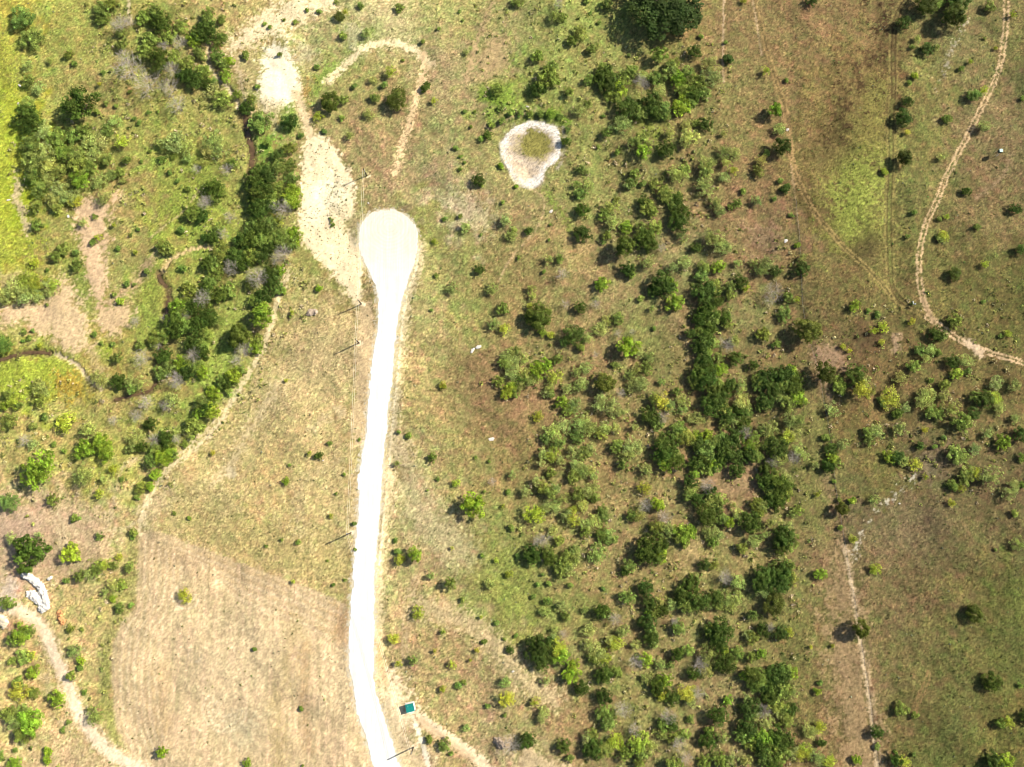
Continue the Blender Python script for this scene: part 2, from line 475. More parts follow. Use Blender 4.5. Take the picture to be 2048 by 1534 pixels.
area([(1655, 240), (1690, 215), (1740, 150), (1768, 160), (1775, 330), (1768, 480), (1730, 520), (1690, 500), (1655, 420), (1635, 330)], (148, 142, 74), .55, 10, 7, 1)
area([(1740, 140), (1765, 160), (1775, 260), (1740, 300), (1720, 280)], (132, 126, 64), .5, 8, 4)
area([(2030, 150), (2042, 250), (2044, 380), (2060, 420), (2060, 150)], (80, 90, 48), .6, 5, 3, 1)
area([(2010, 1140), (2060, 1120), (2060, 1350), (2010, 1330), (1990, 1240)], (96, 100, 54), .35, 10, 6, 1)
area([(1880, 1440), (1930, 1360), (1960, 1400), (1920, 1480), (1900, 1540), (1850, 1540)], (98, 102, 58), .4, 10, 6, 1)
area([(1590, 820), (1640, 800), (1650, 900), (1640, 1060), (1610, 1060), (1600, 940)], (118, 122, 66), .5, 8, 5, 1)

# ---- dark, damp or burnt ground
line([(1756, 0), (1770, 40), (1775, 80), (1760, 105), (1735, 130), (1712, 162), (1700, 198), (1685, 240), (1665, 280)], 38, (82, 62, 38), .8, 5, 8, .6, patchy=.45)
area([(1710, 480), (1745, 470), (1760, 500), (1745, 525), (1715, 530), (1700, 510)], (78, 64, 40), .8, 5, 4, .6)
area([(1600, 380), (1640, 400), (1680, 450), (1690, 500), (1650, 470), (1610, 430)], (96, 78, 46), .55, 8, 5)
area([(1640, 250), (1680, 250), (1690, 300), (1660, 340), (1620, 330)], (100, 84, 50), .5, 8, 5)
area([(1710, 660), (1750, 655), (1770, 690), (1740, 710), (1705, 700)], (92, 70, 50), .7, 5, 4, .5)
area([(1690, 705), (1760, 705), (1780, 740), (1720, 740)], (128, 100, 64), .5, 6, 4)
area([(930, 700), (960, 720), (1000, 780), (1080, 790), (1100, 830), (1040, 850), (980, 810), (930, 770)], (148, 120, 84), .5, 12, 6, .7)

# ---- dry and bleached grass
area([(810, 880), (850, 970), (870, 1010), (905, 1040), (945, 1090), (950, 1120), (900, 1130), (850, 1090), (820, 1050), (795, 960)], (200, 186, 142), .55, 6, 4, .6, .6)
area([(895, 395), (930, 395), (980, 430), (975, 450), (930, 450), (900, 430)], (200, 186, 148), .55, 6, 4, .5, .6)
area([(700, 55), (730, 50), (740, 90), (700, 95)], (196, 186, 150), .6, 4, 4, .5)
area([(590, 95), (620, 90), (625, 120), (600, 130)], (194, 184, 146), .6, 4, 3, .5)
area([(730, 0), (800, 0), (830, 60), (835, 110), (790, 90), (750, 70), (735, 30)], (212, 196, 146), .5, 10, 6, .5)
area([(880, 80), (905, 75), (905, 170), (880, 200), (870, 140)], (180, 156, 116), .4, 8, 5, .6)
area([(660, 610), (720, 620), (720, 760), (660, 760), (600, 790), (560, 770)], (192, 170, 126), .4, 12, 6, .8)
line([(838, 1210), (880, 1225), (930, 1240), (970, 1270), (1010, 1310), (1050, 1360), (1105, 1395)], 34, (206, 184, 140), .6, 4, 3, .5, .5)
area([(1120, 440), (1160, 470), (1190, 490), (1170, 500), (1130, 480)], (190, 160, 110), .6, 4, 3, .6)
area([(1330, 620), (1370, 630), (1385, 665), (1395, 715), (1375, 700), (1345, 650)], (164, 140, 98), .6, 6, 3, .6)
area([(1375, 1085), (1400, 1080), (1405, 1120), (1385, 1140), (1365, 1120)], (176, 154, 106), .7, 4, 3, .6)
area([(1420, 945), (1500, 915), (1525, 935), (1500, 985), (1450, 1000), (1415, 975)], (172, 142, 104), .6, 5, 4, .5)
area([(1690, 1080), (1698, 1140), (1712, 1230), (1725, 1300), (1745, 1420), (1762, 1540), (1690, 1540), (1672, 1400), (1650, 1290), (1660, 1190)], (166, 140, 102), .75, 6, 5, .4, .45)
line([(1692, 1085), (1700, 1140), (1712, 1220), (1724, 1290), (1742, 1400), (1760, 1534), (1768, 1600)], 8, (196, 170, 132), .6, 1.6, .8, .25, .4)
line([(1630, 700), (1645, 760), (1660, 800)], 14, (168, 140, 106), .7, 3, 2, .4)
area([(1672, 690), (1690, 715), (1700, 740), (1670, 735), (1640, 730), (1632, 700)], (168, 138, 110), .7, 3, 2.5, .4)
area([(1495, 455), (1540, 450), (1545, 500), (1510, 505)], (150, 122, 96), .6, 6, 4, .5)
area([(1780, 1030), (1860, 1000), (1900, 1060), (1840, 1110), (1780, 1090)], (128, 110, 84), .4, 10, 6, .7)
area([(1830, 900), (1890, 900), (1890, 950), (1840, 950)], (122, 104, 88), .5, 6, 4, .6)
line([(1828, 955), (1795, 985), (1760, 1020), (1730, 1055), (1714, 1085), (1708, 1115)], 6, (196, 188, 164), .75, 1.2, 1.2, .4, .5, patchy=.75)
line([(1934, 40), (1905, 95), (1890, 135), (1872, 175)], 6, (186, 176, 150), .6, 1.2, 1.2, .4, .5, patchy=.8)
line([(1955, 395), (1985, 370), (2010, 345), (2020, 310)], 5, (164, 138, 104), .6, 1.5, 1, .5)
area([(1787, 668), (1804, 667), (1800, 685), (1788, 705), (1784, 700)], (186, 156, 122), .75, 1.5, 1.2, .2)

# ---- bare pinkish soil
area([(240, 392), (218, 440), (208, 520), (216, 560), (200, 612), (180, 565), (165, 510), (150, 435), (168, 402), (200, 402)], (214, 182, 144), .92, 3, 2.5, .15, .5)
area([(110, 580), (140, 560), (160, 610), (172, 640), (182, 690), (165, 700), (130, 700), (100, 675), (60, 655), (0, 645), (0, 615), (60, 605), (100, 590)], (216, 186, 146), .85, 4, 3, .15, .5)
area([(195, 612), (255, 608), (255, 645), (235, 665), (205, 665), (192, 640)], (214, 182, 142), .85, 3, 2.5, .15, .5)
line([(205, 610), (250, 580), (285, 545), (310, 510)], 16, (200, 168, 130), .6, 2.5, 2, .3)
area([(172, 695), (190, 690), (205, 730), (222, 745), (215, 760), (190, 745)], (196, 166, 128), .6, 3, 2, .4)
area([(30, 345), (38, 390), (58, 440), (55, 470), (38, 430), (25, 390)], (214, 190, 150), .8, 1.5, 1.5, .2)
area([(0, 560), (40, 540), (45, 570), (0, 590)], (196, 168, 136), .5, 4, 3, .3)
area([(0, 990), (30, 1000), (90, 990), (150, 1010), (215, 1022), (226, 1060), (215, 1120), (150, 1150), (80, 1150), (40, 1185), (0, 1195), (-30, 1100)], (194, 166, 134), .6, 6, 4, .4, .5)
area([(0, 1030), (60, 1030), (80, 1060), (40, 1090), (0, 1080)], (196, 166, 142), .5, 5, 4, .3)
area([(60, 1500), (140, 1480), (230, 1520), (230, 1560), (60, 1560)], (204, 178, 138), .5, 6, 4, .4)
area([(980, 75), (1005, 72), (1012, 110), (1008, 140), (980, 155), (945, 160), (955, 120)], (196, 166, 122), .7, 3, 2.5, .3, .5)
line([(988, -5), (968, 45), (948, 105), (932, 160)], 9, (198, 168, 124), .7, 2, 1.5, .3)
area([(1010, 20), (1055, 10), (1060, 45), (1020, 60), (1000, 50)], (170, 154, 108), .4, 5, 4)

# ---- limestone clearings and tracks at the top
area([(450, 108), (462, 80), (510, 42), (545, 12), (600, -10), (660, -10), (662, 12), (600, 42), (572, 68), (560, 75), (530, 72), (500, 92), (470, 112)], (242, 220, 176), .9, 4, 3, .15, .4)
area([(440, 110), (490, 95), (520, 120), (510, 170), (470, 165), (455, 140)], (200, 180, 132), .5, 5, 4, .5)
area([(540, 85), (557, 85), (578, 108), (592, 145), (600, 172), (592, 195), (560, 214), (526, 208), (518, 180), (524, 140), (528, 108)], (255, 240, 204), .97, 2.5, 1.6, .02, .5, var=.03)
area([(515, 200), (560, 205), (560, 235), (545, 255), (535, 235)], (216, 196, 152), .7, 3, 2.5, .4)
line([(470, 125), (480, 150), (485, 180), (495, 205), (505, 225)], 8, (224, 200, 156), .7, 1.5, 1.2, .2)
line([(590, 185), (597, 200), (606, 228), (614, 252), (625, 278)], 18, (220, 196, 152), .9, 1.5, 1, .08, .4)
area([(612, 278), (640, 268), (655, 280), (672, 305), (694, 332), (709, 375), (710, 410), (702, 432), (690, 452), (704, 470), (722, 500), (724, 560), (716, 608), (698, 590), (660, 545), (630, 510), (604, 485), (598, 440), (602, 380), (604, 320)], (250, 228, 184), .95, 1.6, 1.3, .05, .5, var=.04)
area([(632, 370), (668, 350), (690, 385), (672, 420), (640, 450), (618, 430), (618, 390)], (255, 240, 200), .85, 4, 3, .02, var=.03)
area([(620, 452), (665, 455), (715, 510), (712, 560), (690, 560), (640, 500)], (240, 214, 172), .6, 4, 3, .05, var=.05)
area([(660, 430), (690, 420), (720, 430), (722, 480), (700, 480), (670, 460)], (218, 200, 150), .4, 4, 3, .4)
line([(655, 162), (690, 130), (720, 104), (755, 88), (795, 88), (828, 98), (850, 120), (862, 128)], 14, (240, 218, 170), .95, 1.5, 1.1, .1, .4)
line([(846, 108), (848, 140), (838, 180), (830, 210), (820, 245), (804, 290), (790, 345)], 12, (228, 196, 148), .95, 1.5, 1.1, .15, .4)
line([(866, 125), (850, 145), (842, 165)], 5, (216, 186, 140), .7, 1.2, 1, .3)

# ---- the meadow left of the road and the mown hay field
area([(278, 1005), (320, 975), (345, 985), (330, 1030), (300, 1060), (280, 1060)], (204, 182, 142), .6, 4, 3, .6, .6)
MOWN = [(277, 1015), (285, 1062), (330, 1066), (390, 1090), (480, 1125), (590, 1165), (650, 1190), (690, 1208), (698, 1240), (697, 1300), (704, 1360), (719, 1440), (749, 1534), (790, 1660), (260, 1660), (262, 1515), (249, 1494), (230, 1447), (225, 1395), (222, 1316), (228, 1280), (243, 1243), (269, 1210), (273, 1170), (275, 1100)]
w, m = area(MOWN, (218, 192, 150), .8, .8, .5, .3, .3)
st = np.exp(0.09 * N_STRIPE[w] * m)
ALB[w] *= st[..., None]; ALB[w][..., 1] *= np.exp(-0.02 * N_STRIPE[w] * m)
area([(345, 990), (400, 960), (470, 1000), (480, 1060), (470, 1115), (390, 1082), (320, 1055)], (168, 156, 104), .6, 3, 2.5)
area([(480, 1060), (560, 1040), (690, 1080), (695, 1190), (600, 1160), (500, 1125)], (178, 164, 108), .55, 3, 2)
area([(275, 1070), (390, 1092), (480, 1126), (590, 1168), (560, 1180), (400, 1150), (290, 1130)], (208, 178, 134), .5, 4, 3)
line([(585, 1240), (580, 1300), (560, 1370), (552, 1440), (560, 1534)], 26, (186, 164, 112), .5, 4, 3)
line([(612, 1290), (610, 1350), (606, 1420), (618, 1500)], 14, (190, 156, 110), .5, 3, 2)
area([(680, 1215), (695, 1225), (694, 1290), (660, 1260)], (206, 164, 116), .6, 4, 3, .6)
line([(320, 1340), (322, 1400), (330, 1460)], 24, (186, 154, 108), .35, 4, 3)
line([(262, 1075), (262, 1170), (256, 1212), (230, 1246), (214, 1285), (208, 1330), (212, 1400), (218, 1450), (236, 1490)], 20, (164, 160, 94), .6, 2, 1.5, 1)
for k in range(1, 13):          # passes of the mower: along the curved left edge, and parallel to the sloping top edge
    line([(277 + 7 * k, 1070 + 4 * k), (275 + 7 * k, 1170), (262 + 7 * k, 1225), (240 + 7 * k, 1260), (228 + 7 * k, 1320), (230 + 7 * k, 1400), (238 + 7 * k, 1460), (262 + 7 * k, 1520)], 2.2, ((238, 214, 174), (184, 156, 112))[k % 2], .36, .6, .5)
for k in range(1, 9):
    line([(330 + 12 * k, 1078 + 9 * k), (480, 1128 + 9 * k), (590, 1168 + 9 * k), (690 - 4 * k, 1212 + 8 * k)], 2.2, ((238, 214, 174), (186, 158, 112))[k % 2], .36, .6, .5)
for cx_, cy_, rr_ in ((450, 1420, 14), (450, 1420, 24), (450, 1420, 34), (450, 1420, 44), (372, 1190, 17), (390, 1310, 14), (372, 1192, 26)):
    line([(cx_ + rr_ * math.cos(a_ * .5), cy_ + rr_ * math.sin(a_ * .5)) for a_ in range(9)], 2.2, (240, 218, 180), .7, .5, .3)
area([(420, 1260), (520, 1230), (560, 1290), (520, 1400), (440, 1440), (400, 1350)], (220, 198, 156), .4, 12, 8)
area([(650, 1330), (697, 1310), (712, 1400), (690, 1440), (650, 1400)], (224, 200, 158), .45, 6, 5, .6)
area([(450, 1440), (520, 1440), (510, 1490), (460, 1480)], (200, 190, 150), .5, 6, 4)
line([(577, 545), (556, 600), (541, 652), (525, 697), (504, 737), (481, 774), (452, 820), (417, 872), (365, 916), (326, 948), (300, 990), (285, 1030), (279, 1068)], 9, (232, 212, 166), .9, 1.2, 1.0, .15, .4, patchy=.15)
line([(436, 835), (412, 862), (380, 890), (350, 915)], 5, (230, 210, 164), .8, .8, .6, .2)
line([(564, 765), (525, 820), (494, 864), (468, 916), (430, 960)], 15, (216, 194, 148), .7, 3, 2.4, .35, .5)
line([(625, 860), (632, 850), (655, 835)], 12, (208, 186, 144), .6, 3, 2, .4)
line([(600, 1060), (598, 1010), (610, 960), (680, 925)], 14, (200, 180, 134), .5, 4, 3, .6)
area([(448, 937), (462, 933), (470, 945), (466, 958), (450, 955)], (232, 212, 170), .9, 1, .8, .1)
area([(670, 815), (690, 812), (690, 828), (675, 830)], (210, 188, 148), .7, 2, 1.5, .3)
area([(720, 602), (750, 606), (752, 690), (741, 760), (730, 860), (722, 895), (703, 885), (708, 800), (714, 690)], (226, 196, 152), .8, 2, 1.6, .25, .5)
area([(700, 945), (718, 940), (716, 1010), (708, 1060), (697, 1050), (700, 990)], (208, 182, 138), .7, 2, 1.5, .35, .5)
area([(740, 545), (752, 560), (754, 590), (735, 600), (725, 590), (735, 565)], (164, 146, 104), .6, 2, 1.5, .8)
line([(712, 900), (722, 925), (720, 940)], 14, (158, 148, 92), .5, 2, 1.5, 1)

area([(600, 560), (700, 640), (700, 1080), (560, 1040), (400, 1000), (330, 960), (450, 820), (540, 690)], (204, 184, 134), .38, 10, 8)
# ---- verges on the right of the road
line([(842, 490), (838, 530), (822, 580), (812, 620), (804, 680), (796, 760), (788, 860), (780, 935), (772, 1000), (764, 1100), (757, 1200), (757, 1290), (762, 1350), (772, 1400), (790, 1460), (810, 1534), (830, 1600)], 15, (236, 214, 162), .85, 2.2, 1.5, .2, .4)
line([(800, 690), (793, 760), (784, 860), (776, 935), (766, 1010), (757, 1110)], 3, (150, 130, 84), .8, .5, .4, .9, patchy=.2)
line([(838, 500), (832, 540), (816, 585), (806, 640), (800, 700), (791, 790), (782, 880), (775, 960), (766, 1050), (758, 1130)], 3, (250, 232, 188), .8, .6, .4, .05)
area([(790, 850), (810, 870), (820, 910), (790, 920), (780, 900)], (214, 192, 150), .6, 4, 3, .4)
area([(770, 935), (790, 938), (786, 1010), (770, 1010)], (230, 206, 158), .7, 2, 1.5, .3)
area([(762, 1340), (790, 1340), (825, 1400), (832, 1440), (800, 1470), (775, 1420)], (240, 216, 174), .9, 4, 3, .15, .4)
line([(755, 1290), (762, 1330), (772, 1370)], 8, (206, 164, 112), .6, 1.5, 1, .4)
area([(770, 1420), (800, 1450), (850, 1500), (865, 1545), (820, 1560), (790, 1500)], (226, 202, 158), .8, 5, 3, .35, .5)
line([(837, 1153), (820, 1185), (812, 1230), (809, 1290), (814, 1335)], 3.5, (206, 180, 136), .7, 1, .8, .3, twin=2.4)
line([(825, 1420), (836, 1452), (846, 1490), (858, 1534), (868, 1580)], 10, (255, 240, 206), 1, .7, .5, .0, .3, name="dirt_path")
line([(836, 1430), (868, 1455), (905, 1480), (940, 1506), (975, 1536), (1010, 1575)], 19, (240, 214, 174), 1, 1.0, .8, .05, .3, name="farm_track")
line([(840, 1440), (870, 1465), (905, 1490), (945, 1520)], 6, (206, 174, 132), .6, .8, .5, .1, twin=2.0)
area([(1036, 1512), (1058, 1494), (1082, 1508), (1105, 1525), (1140, 1532), (1150, 1560), (1036, 1560)], (222, 196, 152), .8, 2.5, 2, .2, .5)
area([(990, 1480), (1010, 1478), (1012, 1498), (994, 1500)], (206, 180, 144), .7, 2, 2, .3)
line([(832, 1475), (852, 1468), (860, 1480), (840, 1490)], 2, (226, 206, 140), .6, .6, .4, .5)

# ---- lower left dirt road and its side paths
line([(-30, 1205), (20, 1215), (58, 1232), (90, 1264), (108, 1308), (124, 1346), (140, 1390), (163, 1436), (198, 1480), (238, 1515), (295, 1545), (340, 1570)], 28, (220, 194, 152), .9, 2.0, 1.0, .12, .4)
line([(-30, 1205), (20, 1215), (58, 1232), (90, 1264), (108, 1308), (124, 1346), (140, 1390), (163, 1436), (198, 1480), (238, 1515), (295, 1545), (340, 1570)], 19, (238, 214, 178), .95, .9, .5, .0, .4, name="dirt_road")
line([(300, 864), (282, 906), (252, 932), (235, 969), (227, 1010), (219, 1042), (222, 1080)], 7, (204, 184, 140), .6, 1.6, 1.2, .4, patchy=.3)
line([(282, 1040), (250, 1056), (214, 1061)], 4, (212, 192, 148), .6, 1, .8, .4)
line([(108, 1024), (122, 1055), (129, 1098)], 3, (216, 194, 152), .7, .7, .5, .3, twin=2.6)
line([(125, 1035), (140, 1050), (155, 1070)], 3, (214, 190, 150), .6, .8, .6, .3)
area([(20, 1230), (60, 1245), (70, 1265), (30, 1262)], (206, 160, 104), .5, 3, 2.5, .5)
area([(0, 1165), (30, 1160), (30, 1195), (0, 1200)], (222, 206, 186), .6, 3, 2, .3)
area([(80, 1350), (100, 1340), (100, 1380), (85, 1375)], (208, 182, 146), .6, 3, 2, .4)
line([(262, 0), (258, 20), (262, 45)], 5, (220, 200, 160), .7, 1, .8, .2)
line([(95, 1425), (112, 1440), (150, 1450)], 4, (214, 190, 146), .5, 1, .8, .4)
line([(265, 578), (205, 605)], 2, (214, 190, 144), .6, .5, .3); line([(300, 478), (330, 450), (365, 425), (398, 382)], 3, (206, 186, 130), .6, .6, .4)

# ---- creek bed (dry shelves and cut bank)
line([(416, 86), (416, 122), (426, 143), (444, 163), (463, 182), (477, 214)], 8, (196, 180, 146), .85, 1.0, .8, .15, .5, dig=.9, name="creek_bed")
line([(420, 493), (395, 496), (370, 505), (345, 520), (325, 540), (317, 552)], 7, (214, 186, 134), .9, 1.0, .8, .1, .4, dig=.8, name="creek_bed")
line([(110, 708), (141, 721), (162, 737), (177, 758), (203, 778)], 7, (190, 172, 138), .85, 1.0, .8, .15, .5, dig=.8, name="creek_bed")
WATERS = [([(487, 222), (491, 240), (494, 262), (498, 278), (503, 296), (504, 320), (500, 345)], 9.5),
          ([(316, 548), (322, 562), (337, 578), (337, 592), (335, 610), (331, 640)], 7.5),
          ([(320, 695), (317, 706), (314, 720)], 7),
          ([(-40, 738), (0, 721), (26, 712), (52, 706), (80, 705), (100, 707)], 6),
          ([(229, 800), (262, 792), (298, 782), (312, 766)], 5)]
for pts, wd in WATERS:
    line(pts, wd + 7, (120, 104, 66), .8, 1.2, .8, .5, .8, dig=.8)

# ---- the dried stock pond
POND = [(1018, 263), (1035, 250), (1060, 243), (1086, 244), (1107, 250), (1119, 263), (1121, 286), (1121, 306), (1114, 323), (1095, 334), (1088, 350), (1082, 366), (1068, 377), (1046, 376), (1027, 362), (1014, 336), (1003, 318), (998, 299), (1001, 286), (1009, 275)]
q = PP(smooth_line(POND + [POND[0]], 4)[:-1]); w = window(q, 14)
X, Y = XX[w], YY[w]
pd = seg_dist(X, Y, q, True); pin = inside(X, Y, q)
HGT[w] = np.where(pin, HGT[w] * .3 - 0.25 - 1.1 * sstep(pd / 12.0), HGT[w])
area(POND, (192, 180, 152), .55, 2.6, 1.2, .4, .6)
area(POND, (240, 230, 214), 1.0, .8, .35, .02, .4, var=.14, name="pond_bed")
area([(1022, 276), (1040, 262), (1062, 256), (1085, 258), (1104, 270), (1110, 290), (1107, 310), (1092, 326), (1074, 352), (1050, 354), (1028, 338), (1012, 315), (1010, 296)], (196, 174, 144), .8, 2.2, 1.3, .03, .4, var=.2)
area([(1030, 292), (1042, 268), (1062, 256), (1084, 258), (1102, 272), (1106, 294), (1098, 312), (1080, 324), (1062, 318), (1044, 312), (1032, 304)], (164, 150, 108), .8, 2.0, 1.6, .1, .4, var=.2)
area([(1040, 286), (1049, 266), (1068, 258), (1088, 264), (1099, 284), (1094, 304), (1076, 312), (1054, 308)], (138, 132, 66), .95, 1.2, 1.0, .15, .3, var=.12)
wp, mp_ = area(POND, (214, 200, 180), 0, 1, 0)
ALB[wp] *= np.exp(.28 * mp_ * np.minimum(GRAIN[wp], .6))[..., None]
area([(1015, 312), (1040, 322), (1062, 330), (1060, 360), (1035, 352), (1018, 335)], (222, 196, 160), .6, 3, 2, .02)
line([(1114, 338), (1124, 318), (1128, 290), (1125, 255)], 5, (176, 164, 138), .7, 1, .8, .4)
line([(968, 250), (985, 262), (1000, 250), (1020, 236), (1050, 226), (1070, 218)], 4, (188, 164, 124), .7, 1, .8, .3, dig=-.4)
line([(990, 262), (997, 300), (1004, 330), (1018, 352), (1040, 372), (1065, 384)], 8, (176, 170, 96), .5, 2, 1.4, 1)
line([(1065, 378), (1085, 395), (1088, 415), (1082, 440), (1068, 465), (1045, 490), (1020, 520), (998, 560)], 2.6, (214, 184, 138), .75, .6, .4, .2, patchy=.25)
line([(1090, 380), (1110, 410), (1125, 430), (1140, 460)], 10, (138, 158, 66), .6, 2, 1.5, 1)

# ---- two-track ranch roads in the right-hand pasture
T1 = [(1500, -20), (1512, 20), (1525, 60), (1545, 140), (1562, 190), (1572, 225), (1578, 265), (1582, 310), (1594, 360), (1616, 402), (1650, 450), (1690, 495), (1730, 535), (1765, 570), (1800, 605), (1850, 632), (1890, 660), (1930, 685), (1980, 705), (2048, 728), (2100, 745)]
line(T1[:12], 12, (112, 96, 56), .45, 1, .6, .6, .5)
line(T1[:12], 2.8, (166, 138, 90), .85, .5, .3, .2, .4, twin=2.1)
line(T1[:9], 2.0, (170, 144, 92), .6, .6, .4, .4, twin=3.2, patchy=.5)
line(T1[5:9], 4.5, (178, 146, 98), .6, .8, .5, .3, twin=2.1)
line(T1[10:16], 13, (98, 86, 48), .5, 1, .6, .6, .5)
line(T1[10:16], 2.8, (158, 138, 84), .85, .5, .3, .3, .4, twin=2.1)
line(T1[12:16], 2.0, (146, 136, 72), .5, .6, .4, .5, twin=5.0)
line(T1[15:], 3.6, (212, 180, 138), .95, .5, .35, .1, .4, twin=2.1, name="dirt_track")
area([(1922, 680), (1938, 678), (1955, 690), (1968, 703), (1966, 716), (1950, 706), (1938, 696)], (212, 186, 152), .85, 1, .8, .1)
T2 = [(2013, -20), (2012, 30), (2006, 95), (1995, 150), (1976, 192), (1951, 240), (1926, 290), (1900, 340), (1880, 390), (1860, 430), (1846, 470), (1839, 510), (1838, 548), (1843, 585), (1853, 618), (1868, 642)]
line(T2, 3.4, (204, 174, 130), .95, .5, .4, .1, .4, twin=2.2, name="dirt_track")
line(T2[-3:], 9, (186, 156, 118), .7, 1, .8, .3)
T3 = [(1815, -5), (1795, 30), (1788, 80), (1786, 200), (1781, 300), (1780, 400), (1781, 500), (1784, 560), (1797, 592), (1822, 615)]
line(T3, 2.6, (84, 68, 40), .9, .5, .3, .3, .4, twin=2.2)
line(T3, 2.4, (166, 148, 88), .65, .6, .3, .4, twin=4.4, patchy=.2)
line(T3[3:8], 7, (124, 132, 66), .35, 1, .8, .9)
line([(1876, 566), (1885, 590), (1882, 612), (1866, 630)], 1.8, (156, 144, 80), .6, .5, .3, .6, twin=1.8)
line([(1884, 562), (1893, 590), (1889, 614), (1868, 634)], 1.8, (156, 144, 80), .5, .5, .3, .6, twin=1.8)
line([(1447, -10), (1447, 60), (1446, 120), (1447, 165)], 3, (196, 170, 132), .9, .5, .3, .2)
line([(1503, -10), (1512, 35), (1516, 65), (1524, 110)], 3.4, (192, 166, 126), .85, .6, .3, .3)
line([(1862, 1345), (1845, 1380), (1830, 1415), (1822, 1445)], 3, (146, 118, 78), .6, .8, .6, .5, twin=2.2)
line([(1620, 780), (1617, 850), (1610, 920)], 2, (92, 80, 50), .6, .5, .3, .6, twin=2)
line([(1582, 330), (1592, 420), (1598, 500), (1603, 560), (1612, 640), (1630, 705), (1648, 790)], 3, (168, 142, 104), .7, .7, .5, .4)
line([(1588, 400), (1598, 500), (1606, 600), (1618, 660), (1640, 740), (1655, 830), (1668, 940)], 3, (78, 76, 44), .75, .6, .4, 1)
line([(1662, 930), (1672, 985), (1684, 1050), (1694, 1115), (1706, 1190), (1718, 1255), (1730, 1330), (1746, 1430), (1761, 1534)], 3.2, (74, 66, 42), .85, .5, .3, .8)
line([(1688, 1088), (1698, 1140), (1710, 1225), (1722, 1298), (1738, 1400), (1752, 1500), (1757, 1534)], 4.5, (210, 186, 148), .75, .8, .4, .15, .4)
line([(1515, 70), (1535, 130), (1548, 190), (1560, 235)], 3, (92, 94, 52), .5, .8, .6, 1)
line([(1650, 960), (1668, 1010), (1688, 1080)], 10, (150, 124, 92), .6, 2.5, 2, .4)
line([(1040, 490), (1010, 535)], 2, (190, 166, 120), .5, .6, .4)

for px_, py_ in ((733.7, 352), (722, 607), (718.5, 686), (702, 1065.5), (827, 1494)):      # bare soil round the poles
    line([(px_ + 1, py_ - 1), (px_ + 3, py_ + 1)], 7, (250, 226, 184), .9, .7, .5, .05)
# fine grain: single plants, stones and bare spots of about a metre
GR = np.random.default_rng(11).standard_normal((NY, NX))
GR = (GR + 0.5 * (np.roll(GR, 1, 0) + np.roll(GR, -1, 1))) / 1.22
ALB *= np.exp(0.21 * GR * np.clip(.22 + VEG, 0, 1))[..., None]

# ---- flatten under the gravel road
R_LEFT = [(830, 1700), (800, 1640), (770, 1580), (749, 1534), (736, 1490), (719, 1440), (711, 1400), (704, 1360), (698, 1320), (697, 1300), (700, 1230), (705, 1160), (709, 1100), (716, 1020), (719, 935), (732, 860), (740, 760), (751, 686), (756, 640), (756, 607), (752, 575), (741, 548), (727, 520), (719, 492), (718, 465), (726, 442), (743, 427), (765, 420)]
R_RIGHT = [(786, 421), (808, 429), (825, 444), (834, 465), (835, 490), (830, 520), (819, 550), (806, 595), (797, 638), (791, 686), (783, 760), (773, 860), (766, 935), (760, 1020), (753, 1100), (749, 1160), (749, 1230), (748, 1300), (748, 1360), (756, 1400), (769, 1440), (785, 1490), (802, 1534), (826, 1580), (860, 1640), (900, 1700)]
road_pts = PP(smooth_line(R_LEFT + R_RIGHT, 8))
w = window(road_pts, 8); X, Y = XX[w], YY[w]
rd = seg_dist(X, Y, road_pts, True); rin = inside(X, Y, road_pts)
fl = np.where(rin, 1.0, sstep(1 - rd / 7.0))
HGT[w] *= (1 - fl)
VEG[w] = np.where(rin, 0, VEG[w])
rag = rd + .7 * N_SML[w] + .5 * N_FINE[w]
fr = np.where(rin, 1.0, sstep(1 - rag / 1.6))
ALB[w] = ALB[w] * (1 - .8 * fr[..., None]) + alb((240, 228, 200)) * .8 * fr[..., None]
ALB = np.clip(ALB, 0.01, 0.85).astype(np.float32)

def grow(axis):
    out = []; s = 4.0; x = axis[-1]
    while x < 4200: x += s; s *= 1.35; out.append(x)
    lo = []; s = 4.0; x = axis[0]
    while x > -4200: x -= s; s *= 1.35; lo.append(x)
    return np.array(lo[::-1]), np.array(out)

xl, xh = grow(GX); yl, yh = grow(GY)
EX = np.concatenate([xl, GX, xh]); EY = np.concatenate([yl, GY, yh])
pads = ((len(yl), len(yh)), (len(xl), len(xh)))
HP = np.pad(HGT, pads, mode='edge'); AP = np.pad(ALB, pads + ((0, 0),), mode='edge')
VP = np.pad(VEG, pads, mode='edge')
far = np.pad(np.zeros((NY, NX)), pads, constant_values=1.0)
AP = np.where(far[..., None] > 0, alb((140, 130, 80)) * np.random.default_rng(8).uniform(.8, 1.2, AP.shape[:2] + (1,)), AP)
GXX, GYY = np.meshgrid(EX, EY)
ny, nx = GXX.shape
idx = np.arange(ny * nx).reshape(ny, nx)
gv = np.stack([GXX, GYY, HP], -1).reshape(-1, 3)
gf = np.stack([idx[:-1, :-1], idx[:-1, 1:], idx[1:, 1:], idx[1:, :-1]], -1).reshape(-1, 4)
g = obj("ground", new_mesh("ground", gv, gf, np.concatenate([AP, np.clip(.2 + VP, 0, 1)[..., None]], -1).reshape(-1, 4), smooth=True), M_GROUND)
g["kind"] = "structure"

def ground_z(x, y):
    fx = np.clip((np.asarray(x, float) - GX[0]) / CELL, 0, NX - 1.001); fy = np.clip((np.asarray(y, float) - GY[0]) / CELL, 0, NY - 1.001)
    ix = fx.astype(int); iy = fy.astype(int); u = fx - ix; v = fy - iy
    return HGT[iy, ix] * (1 - u) * (1 - v) + HGT[iy, ix + 1] * u * (1 - v) + HGT[iy + 1, ix] * (1 - u) * v + HGT[iy + 1, ix + 1] * u * v

